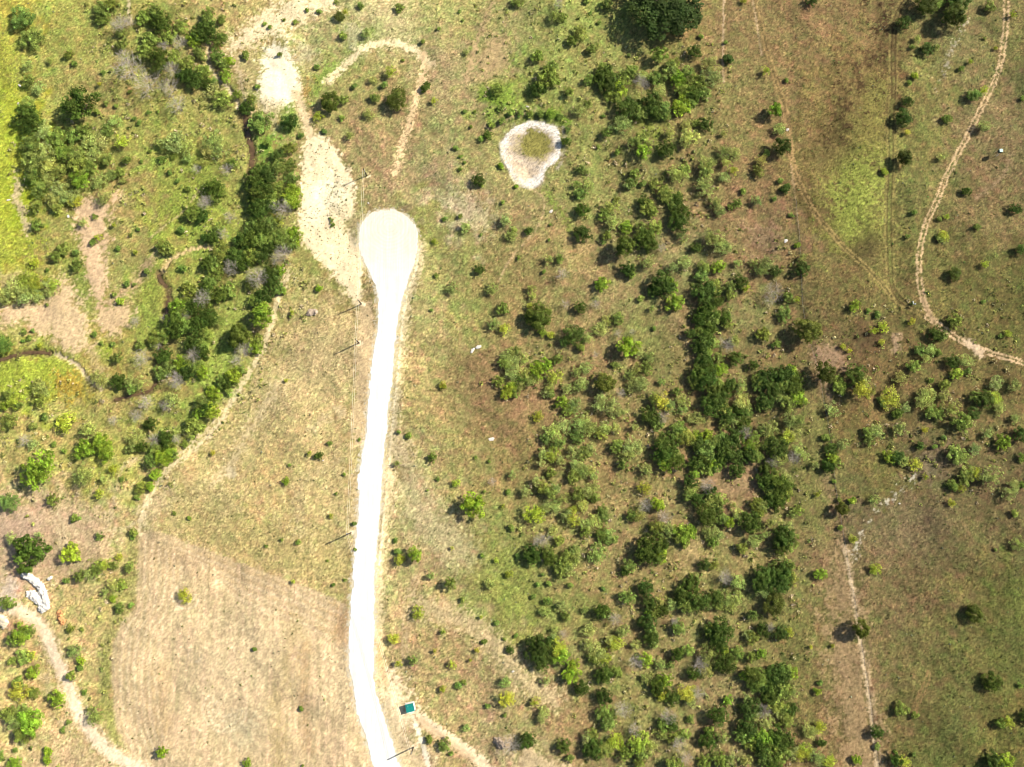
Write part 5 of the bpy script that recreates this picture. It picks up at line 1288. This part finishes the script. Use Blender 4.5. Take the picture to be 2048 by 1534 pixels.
# ---- shed with the teal metal roof
def shed():
    M_TEAL, nt, b = nodes_mat("teal_ribbed_metal")
    c = nd(nt, "ShaderNodeRGB"); c.outputs[0].default_value = (.012, .22, .185, 1)
    nt.links.new(mul_noise(nt, c.outputs[0], ((.8, .75, 1.2, 4), (5, .9, 1.1, 3))), b.inputs["Base Color"]); b.inputs["Roughness"].default_value = .45
    M_WALL = simple_mat("cream_wall_boards", (.62, .58, .50), .8); M_TRIM = simple_mat("white_trim", (.78, .78, .75), .6)
    M_DOOR = simple_mat("grey_door", (.20, .22, .22), .6); M_CONC = simple_mat("pale_concrete", (.52, .50, .46), .9)
    x, y = (float(t) for t in P(820.0, 1415.3, 2.4)); z = gz1(x, y)
    root = bpy.data.objects.new("shed", None); COL.objects.link(root)
    root.location = (x, y, z); root.rotation_euler = (0, 0, math.radians(14))
    tag(root, "small shed with teal metal roof beside the farm track", "shed")
    W, D, H = 3.7, 3.4, 2.25
    mb = MB(); mb.box((0, 0, .04), (W + 1.0, D + .9, .24)); mb.build("concrete_pad", M_CONC, root)
    mb = MB()
    for sx in (-1, 1): mb.box((sx * (W / 2 - .06), 0, .16 + H / 2), (.12, D - .3, H))
    for sy in (-1, 1): mb.box((0, sy * (D / 2 - .21), .16 + H / 2), (W - .246, .12, H))
    mb.build("wall", M_WALL, root)
    mb = MB(); mb.box((.5, -D / 2 + .13, 1.15), (.95, .06, 1.95)); d = mb.build("door", M_DOOR, root)
    mb = MB(); mb.box((.86, -D / 2 + .07, 1.15), (.06, .05, .16)); mb.build("handle", M_METAL, d)
    mb = MB(); mb.box((-.8, -D / 2 + .13, 1.5), (.7, .06, .6)); wn = mb.build("window", M_DOOR, root)
    mb = MB()
    for a, c2, s in (((-.8), 1.83, (.84, .07, .06)), (-.8, 1.17, (.84, .07, .06))): mb.box((a, -D / 2 + .12, c2), s)
    mb.build("frame", M_TRIM, wn)
    # a single low slope falling to the left, with standing ribs
    mb = MB(); zl, zr = 2.42, 2.72; e = .28
    xl_, xr_, yb, yf = -W / 2 - e, W / 2 + e, -D / 2 - e, D / 2 + e
    n = len(mb.v)
    for dz in (0, .07):
        mb.v += [(xl_, yb, zl + dz), (xr_, yb, zr + dz), (xr_, yf, zr + dz), (xl_, yf, zl + dz)]
    for q in ((3, 2, 1, 0), (4, 5, 6, 7), (0, 1, 5, 4), (1, 2, 6, 5), (2, 3, 7, 6), (3, 0, 4, 7)): mb.f.append(tuple(n + i for i in q))
    for k in range(9):
        yy = yb + .2 + (yf - yb - .4) * k / 8; n = len(mb.v)
        for dz in (.072, .13):
            mb.v += [(xl_ + .02, yy - .04, zl + dz), (xr_ - .02, yy - .04, zr + dz), (xr_ - .02, yy + .04, zr + dz), (xl_ + .02, yy + .04, zl + dz)]
        for q in ((4, 5, 6, 7), (0, 1, 5, 4), (1, 2, 6, 5), (2, 3, 7, 6), (3, 0, 4, 7)): mb.f.append(tuple(n + i for i in q))
    mb.build("roof", M_TEAL, root)
    mb = MB(); mb.box((xr_ + .06, 0, zr), (.1, yf - yb + .2, .2)); mb.box((0, yb - .06, (zl + zr) / 2 - .02), (xr_ - xl_ - .02, .1, .36)); mb.build("fascia", M_TRIM, root)
    mb = MB(); mb.tube([(-1.1, 1.0, 2.5), (-1.1, 1.0, 3.0), (-1.1, 1.0, 3.3)], .11, 8); mb.build("vent_pipe", M_METAL, root)
shed()

# ---- hunting blind on stilts, upper right
def blind():
    M_BOX = simple_mat("pale_mint_panel", (.36, .50, .44), .6); M_GREEN = simple_mat("dark_green_panel", (.035, .07, .06), .7); M_SLOT = simple_mat("dark_opening", (.02, .02, .02), .8)
    x, y = (float(t) for t in P(1992.5, 307.5)); z = gz1(x, y)
    root = bpy.data.objects.new("hunting_blind", None); COL.objects.link(root); root.location = (x, y, z)
    tag(root, "mint roofed box blind on tall stilts casting a dark shadow", "hunting blind")
    for sx in (-.62, .62):
        for sy in (-.62, .62):
            mb = MB(); mb.tube([(sx * 1.5, sy * 1.5, -.2), (sx, sy, 2.75)], .07, 6); mb.build("leg", M_METAL, root)
    mb = MB(); mb.box((0, 0, 3.55), (1.7, 1.7, 1.5)); box = mb.build("cabin", M_GREEN, root)
    for a in range(4):
        ca, sa = round(math.cos(a * math.pi / 2)), round(math.sin(a * math.pi / 2))
        mb = MB(); mb.box((ca * .855, sa * .855, 3.75), (.03 if ca else 1.1, .03 if sa else 1.1, .35)); mb.build("window", M_SLOT, box)
    mb = MB(); mb.box((0, 0, 4.36), (1.85, 1.85, .12)); mb.build("roof", M_BOX, root)
    mb = MB()
    for s in (-.3, .3): mb.tube([(s, -1.5, -.1), (s, -.95, 2.8)], .035, 5)
    for k in range(7): mb.tube([(-.3, -1.5 + .55 * k / 7.5, .3 + 2.7 * k / 7.5), (.3, -1.5 + .55 * k / 7.5, .3 + 2.7 * k / 7.5)], .03, 5)
    mb.build("ladder", M_METAL, root)
    # game feeder by the track fork
    x, y = (float(t) for t in P(1825.5, 610)); z = gz1(x, y)
    root = bpy.data.objects.new("game_feeder", None); COL.objects.link(root); root.location = (x, y, z)
    tag(root, "pale slender game feeder by the fork of the tracks", "game feeder")
    for a in range(3):
        mb = MB(); mb.tube([(math.cos(a * 2.09) * .75, math.sin(a * 2.09) * .75, -.1), (math.cos(a * 2.09) * .28, math.sin(a * 2.09) * .28, 1.6)], .04, 5); mb.build("leg", M_METAL, root)
    mb = MB(); mb.tube([(0, 0, 1.25), (0, 0, 1.5), (0, 0, 2.5), (0, 0, 2.7)], [.1, .4, .4, .1], 12); mb.build("hopper", M_METAL, root)
    mb = MB(); mb.box((0, 1.2, .3), (.35, 1.8, .6)); mb.build("trough", M_METAL, root)
blind()

# ---- heaps and rocks
def heap(name, pts, width, height, mat, label, cat, seed, rough=.35, stones=0):
    """A mound along a line of photo points: rounded cross-section broken up by lumps and loose stones."""
    r = np.random.default_rng(seed)
    q = PP(smooth_line(pts, 5)) if len(pts) > 1 else PP(pts)
    hw = width * MPP / 2
    c0 = q.mean(0); z0 = gz1(*c0)
    x0, y0 = q.min(0) - hw * 1.3; x1, y1 = q.max(0) + hw * 1.3
    st = max(.22, hw / 16)
    xs = np.arange(x0, x1, st); ys = np.arange(y0, y1, st)
    X, Y = np.meshgrid(xs, ys)
    d = np.hypot(X - q[0, 0], Y - q[0, 1]) if len(q) == 1 else seg_dist(X, Y, q)
    nz = np.zeros(X.shape)
    for f, a in ((.5, 1), (1.1, .7), (2.3, .5), (4.5, .35)):
        p = r.uniform(0, 6.28, 4); nz += a * (np.sin(X * f + p[0] + 1.7 * np.sin(Y * f * .8 + p[1])) * np.sin(Y * f * 1.1 + p[2] + 1.3 * np.sin(X * f * .7 + p[3])))
    nz += r.standard_normal(X.shape) * .35
    t = np.clip(1 - d / hw + .16 * nz, 0, None)
    Z = height * np.minimum(1.6 * t, 1) ** .8 * (1 + rough * .4 * nz) - .05
    ok = t > 0
    li_ = np.arange(X.size).reshape(X.shape)
    cm = ok[:-1, :-1] & ok[1:, :-1] & ok[:-1, 1:] & ok[1:, 1:]
    f = np.stack([li_[:-1, :-1][cm], li_[:-1, 1:][cm], li_[1:, 1:][cm], li_[1:, :-1][cm]], -1)
    V = np.stack([X - c0[0], Y - c0[1], ground_z(X, Y) - z0 + np.maximum(Z, .0) + .02], -1).reshape(-1, 3)
    used, inv = np.unique(f, return_inverse=True)
    V = V[used]; F = inv.reshape(-1, 4)
    for k in range(stones):
        p = V[r.integers(len(used))]; s = r.uniform(.15, .45)
        b = np.array([(-1, -1, -1), (1, -1, -1), (1, 1, -1), (-1, 1, -1), (-1, -1, 1), (1, -1, 1), (1, 1, 1), (-1, 1, 1)]) * s * r.uniform(.6, 1.2, (8, 3))
        a = r.uniform(0, 6.28); b = b @ np.array([[math.cos(a), -math.sin(a), 0], [math.sin(a), math.cos(a), 0], [0, 0, .7]])
        n = len(V); V = np.vstack([V, b + p + (0, 0, s * .3)])
        F = np.vstack([F, np.array([(4, 5, 6, 7), (0, 1, 5, 4), (1, 2, 6, 5), (2, 3, 7, 6), (3, 0, 4, 7)]) + n])
    o = obj(name, new_mesh(name, V, F), mat, None, (c0[0], c0[1], z0))
    tag(o, label, cat)
    return o

M_SAND = simple_mat("pale_sand", (.56, .48, .34), .95, layers=((.5, .8, 1.15, 5), (3, .85, 1.15, 3)), bump=.1)
M_ORANGE = simple_mat("orange_clay", (.52, .25, .10), .95, layers=((.9, .6, 1.4, 5),), bump=.15)
M_SOIL = simple_mat("pale_spoil", (.36, .28, .20), .95, layers=((.9, .7, 1.3, 5),), bump=.15)
heap("rubble_heap", [(49, 1147), (60, 1155), (72, 1166), (84, 1181), (91, 1198), (94, 1214)], 15, 1.1, M_WHITE, "long curved heap of white limestone rubble at left", "rubble heap", 1, stones=60)
heap("rubble_heap", [(63, 1188), (72, 1196), (82, 1206), (88, 1216)], 19, .8, M_WHITE, "low broad white rubble heap inside the curve of the long one", "rubble heap", 2, stones=70)
heap("sand_heap", [(2, 1240), (8, 1244)], 26, 1.5, M_SAND, "cream sand heap cut by the left edge", "sand heap", 3, .2)
heap("clay_heap", [(119, 1226), (123, 1236), (127, 1242)], 14, .8, M_ORANGE, "small orange clay heap right of the dirt road", "clay heap", 4, stones=25)
heap("spoil_mound", [(619, 625), (630, 623)], 14, .9, M_SOIL, "small pale spoil mound alone in the meadow tip", "soil mound", 5, stones=10)
heap("spoil_mound", [(996, 1484), (1001, 1490)], 17, 1.0, M_SOIL, "grey spoil mound beside the bare brush at bottom", "soil mound", 6, stones=30)

def rock(px, py, size, label, seed, n=1, flat=.35):
    """A weathered limestone block or ledge with a broken outline."""
    r = np.random.default_rng(seed)
    x, y = (float(t) for t in P(px, py)); z = gz1(x, y)
    R_, S_ = 7, 16
    V = []; F = []
    prof = [(1.0, -.3), (1.05, .2), (.98, .6), (.85, .85), (.6, .97), (.3, 1.0)]
    lob = 1 + .22 * np.sin(np.arange(S_) * 2 * 6.283 / S_ + r.uniform(0, 6)) + .14 * r.standard_normal(S_)
    for pr, pz in prof:
        for k in range(S_):
            a = 6.283 * k / S_
            rr = pr * lob[k] * (1 + .05 * r.standard_normal())
            V.append((size[0] / 2 * rr * math.cos(a), size[1] / 2 * rr * math.sin(a), flat * (pz + .08 * r.standard_normal())))
    for i in range(len(prof) - 1):
        for k in range(S_):
            a = i * S_ + k; b = i * S_ + (k + 1) % S_
            F.append((a, b, b + S_, a + S_))
    V.append((0, 0, flat)); c = len(V) - 1
    me = bpy.data.meshes.new("rock")
    me.from_pydata(V, [], F + [((len(prof) - 1) * S_ + k, (len(prof) - 1) * S_ + (k + 1) % S_, c) for k in range(S_)]); me.update()
    o = obj("rock", me, M_ROCK, None, (x, y, z)); o.rotation_euler = (0, 0, r.uniform(0, 6.28))
    if label: tag(o, label, "rock")
    return o
rock(957, 694, (2.9, 2.0), "flat pale limestone slab, right one of the pair on open grass", 1).rotation_euler = (0, 0, .7)
rock(945, 701, (2.8, 1.8), "flat cream limestone slab, left one of the pair on open grass", 2).rotation_euler = (0, 0, 1.1)
rock(983, 878, (2.6, 2.4), "pale flat stone patch amid grass left of the grove", 3, flat=.12)
rock(1575.5, 259, (1.7, 1.5), "small white rock against the right-hand ranch track", 4)
rock(1570.5, 483, (2.2, 1.8), "pinkish pale rock near the fence line shrubs", 5)
rock(99, 1157, (2.2, 1.9), "single white boulder right of the curved rubble heap", 6, flat=.9)
rock(1026, 1342, (1.5, .9), "white stone on the pale diagonal of dry ground", 7)
rock(1055, 213, (1.6, 1.0), "pale rock on the pond dam", 8)
rock(1102, 424, (2.0, 1.6), "grey-white stone at the gully edge below the pond", 9)
rock(137, 433, (1.8, 1.5), "cream stone at the top of the pink bare ground", 10)
rock(15, 399, (1.8, 1.2), "pale stone in the lime strip at the left edge", 11)
rock(38, 170, (1.5, 1.3), "whitish stone beside the lime strip, upper one", 12)
rock(36, 207, (1.4, 1.2), "whitish stone beside the lime strip, lower one", 13)
rock(647, 921, (.9, .8), "tiny white stone beside the dark bush on the meadow", 14)
rock(1800, 1007, (1.0, .8), "white stone beside the rocky outcrop line at right", 15)
rock(737, 407, (.9, .8), "tiny white stone above the turning circle", 16)

# ---- the wire fence down the right side
FENCE = [(1592, 400), (1600, 520), (1606, 620), (1624, 700), (1645, 790), (1660, 880), (1672, 985), (1684, 1050), (1694, 1115), (1706, 1190), (1716, 1255), (1728, 1330), (1743, 1430), (1757, 1520), (1768, 1600)]
fq = PP(smooth_line(FENCE, 6)); s = np.concatenate([[0], np.cumsum(np.linalg.norm(np.diff(fq, axis=0), axis=1))])
fr = bpy.data.objects.new("wire_fence", None); COL.objects.link(fr)
fr.location = (fq[0, 0], fq[0, 1], 0)
tag(fr, "thin wire fence with dark wooden posts running down the right pasture", "fence")
mb = MB(); mb.tube([(0, 0, -.3), (0, 0, 1.25)], .085, 6); pm = mb.mesh("post"); pm.materials.append(M_POLE)
tt = np.arange(0, s[-1], s[-1] / 92)
fx = np.interp(tt, s, fq[:, 0]); fy = np.interp(tt, s, fq[:, 1]); fz = ground_z(fx, fy)
for a, b, c in zip(fx, fy, fz):
    o = bpy.data.objects.new("post", pm); o.parent = fr; o.location = (a - fq[0, 0], b - fq[0, 1], c); COL.objects.link(o)
for hh in (.35, .75, 1.15):
    mb = MB(); mb.tube([(a - fq[0, 0], b - fq[0, 1], c + hh) for a, b, c in zip(fx, fy, fz)], .012, 3); mb.build("wire", M_METAL, fr)
# ------------------------------------------------------------------ ground cover: grass, weeds, underbrush
r = np.random.default_rng(21)
X0, X1, Y0, Y1 = -335.0, 335.0, -160.0, 292.0

def scatter(n, dens):
    """Random spots kept with the probability that the density map gives."""
    x = r.uniform(X0, X1, n); y = r.uniform(Y0, Y1, n)
    k = r.random(n) < cells(dens, x, y)
    return x[k], y[k]

# grass tufts: three leaning blades each
x, y = scatter(330000, np.clip(VEG * (.75 + .25 * N_SML), 0, 1) * (.35 + .65 * np.clip(TALL, 0, 1)))
n = len(x); z = ground_z(x, y); tl = cells(TALL, x, y)
base = cells(ALB, x, y)
c = base * np.exp(.20 * r.standard_normal((n, 1))) * 1.12
gr = (r.random(n) < .16)[:, None]
c = np.where(gr, c * np.array([.62, .82, .55]), c)
hgt = r.uniform(.16, .42, n) * (.35 + .65 * tl); wid = r.uniform(.10, .22, n)
V = np.empty((n, 3, 3, 3), np.float32)
a0 = r.uniform(0, 6.283, n)
for b in range(3):
    a = a0 + b * 2.094 + r.uniform(-.5, .5, n); ln = hgt * r.uniform(.6, 1.3, n)
    dx, dy = np.cos(a), np.sin(a)
    V[:, b, 0] = np.stack([x - dy * wid, y + dx * wid, z - .02], -1)
    V[:, b, 1] = np.stack([x + dy * wid, y - dx * wid, z - .02], -1)
    V[:, b, 2] = np.stack([x + dx * ln, y + dy * ln, z + hgt], -1)
g = obj("grass", new_mesh("grass", V.reshape(-1, 3), np.arange(n * 9).reshape(-1, 3), np.repeat(c, 9, 0)), M_GRASS)
g["kind"] = "stuff"
del V

def clumps(name, x, y, size, hfac, per, cols, mat, lsz):
    n = len(x); z = ground_z(x, y)
    u = r.standard_normal((n, per, 3)); u /= np.linalg.norm(u, axis=2, keepdims=True); u[..., 2] = np.abs(u[..., 2])
    rad = r.uniform(.45, 1.0, (n, per, 1))
    p = u * rad * size[:, None, None] * np.array([1, 1, 1])
    p[..., 2] *= hfac
    p += np.stack([x, y, z], -1)[:, None, :]
    nr = unit((u * .5 + .7 * r.standard_normal(u.shape) + np.array([0, 0, .3])).reshape(-1, 3))
    s = np.repeat(size, per)[:, None] * lsz
    q = leaf_quads(p.reshape(-1, 3), nr, s, r)
    cc = np.repeat(cols, per, 0) * np.exp(.22 * r.standard_normal((n * per, 1)))
    o = obj(name, new_mesh(name, q.reshape(-1, 3), np.arange(n * per * 4).reshape(-1, 4), np.repeat(cc, 4, 0)), mat)
    o["kind"] = "stuff"

# weeds: low dark green rosettes dotted over everything but the road
x, y = scatter(30000, np.clip(.18 + .25 * N_MID + .1 * N_SML, .03, .8) * np.clip(VEG * 1.3, 0, 1))
sp_x, sp_y = [], []
for pts, nn in (([(604, 285), (660, 290), (700, 390), (680, 440), (720, 520), (712, 600), (610, 490), (600, 400)], 1100), ([(470, 70), (600, 0), (600, 45), (500, 95)], 110),
                ([(520, 195), (590, 195), (560, 240), (530, 230)], 110), ([(525, 100), (585, 100), (595, 180), (520, 190)], 40), ([(650, 365), (690, 360), (700, 440), (660, 445)], 220)):
    q = PP(pts); xx = r.uniform(q[:, 0].min(), q[:, 0].max(), nn); yy = r.uniform(q[:, 1].min(), q[:, 1].max(), nn)
    k = inside(xx, yy, q); sp_x.append(xx[k]); sp_y.append(yy[k])
x = np.concatenate([x] + sp_x); y = np.concatenate([y] + sp_y)
n = len(x); onsoil = np.arange(n) >= n - sum(len(t) for t in sp_x)
cols = np.array([.115, .145, .040]) * np.exp(r.standard_normal((n, 1)) * .3) * np.exp(r.standard_normal((n, 3)) * .1)
pale = r.random(n) < .25; cols[pale] = np.array([.20, .21, .13]) * np.exp(r.standard_normal((pale.sum(), 1)) * .2)
clumps("weeds", x, y, np.where(onsoil, .14 + .34 * r.random(n) ** 2, .18 + .5 * r.random(n) ** 2.2), .75, 7, cols, M_BRUSH, .55)

# underbrush: knee to chest high scrub between the trees
dens = np.zeros((NY, NX))
for pts, d in (([(1060, 690), (1330, 700), (1620, 640), (1620, 980), (1600, 1180), (1600, 1540), (1180, 1540), (1180, 1180), (1050, 1130), (1050, 960), (1070, 850), (990, 760)], .55),
               ([(1200, 370), (1380, 360), (1480, 470), (1600, 520), (1600, 760), (1380, 720), (1280, 560), (1200, 520)], .45),
               ([(1200, 110), (1440, 90), (1440, 250), (1340, 390), (1220, 390), (1190, 260)], .5),
               ([(180, 0), (470, 0), (480, 250), (620, 330), (610, 560), (540, 760), (400, 900), (280, 1000), (250, 960), (300, 700), (400, 520), (350, 240), (210, 180)], .6),
               ([(30, 230), (280, 230), (280, 420), (40, 420)], .7), ([(0, 740), (240, 770), (300, 900), (230, 1000), (0, 1000)], .4),
               ([(1640, 620), (2050, 600), (2050, 1000), (1850, 1000), (1720, 880), (1640, 880)], .35), ([(960, 0), (1240, 0), (1240, 420), (1130, 420), (1130, 230), (970, 230)], .35),
               ([(0, 1000), (240, 1120), (240, 1240), (200, 1540), (0, 1540)], .12)):
    q = PP(pts); w = window(q, 12); d0 = seg_dist(XX[w], YY[w], q, True); d0 = np.where(inside(XX[w], YY[w], q), d0, -d0)
    dens[w] = np.maximum(dens[w], d * sstep(.5 + (d0 + 3 * N_MID[w]) / 16))
dens *= np.clip(.5 + .45 * N_MID + .35 * N_SML, 0, 1.3)
for m_ in FIELDS.values(): dens[m_] = 0
x, y = scatter(85000, np.clip(dens, 0, 1) * np.clip(VEG * 2 - .3, 0, 1))
n = len(x)
pal = np.array([(.31, .32, .085), (.25, .27, .06), (.38, .34, .16), (.46, .37, .23), (.13, .17, .04), (.36, .39, .10)])
cols = pal[r.choice(6, n, p=[.24, .18, .18, .16, .12, .12])] * np.exp(r.standard_normal((n, 1)) * .2)
clumps("underbrush", x, y, (.35 + 1.15 * r.random(n) ** 1.8), .75, 13, cols, M_BRUSH, .36)
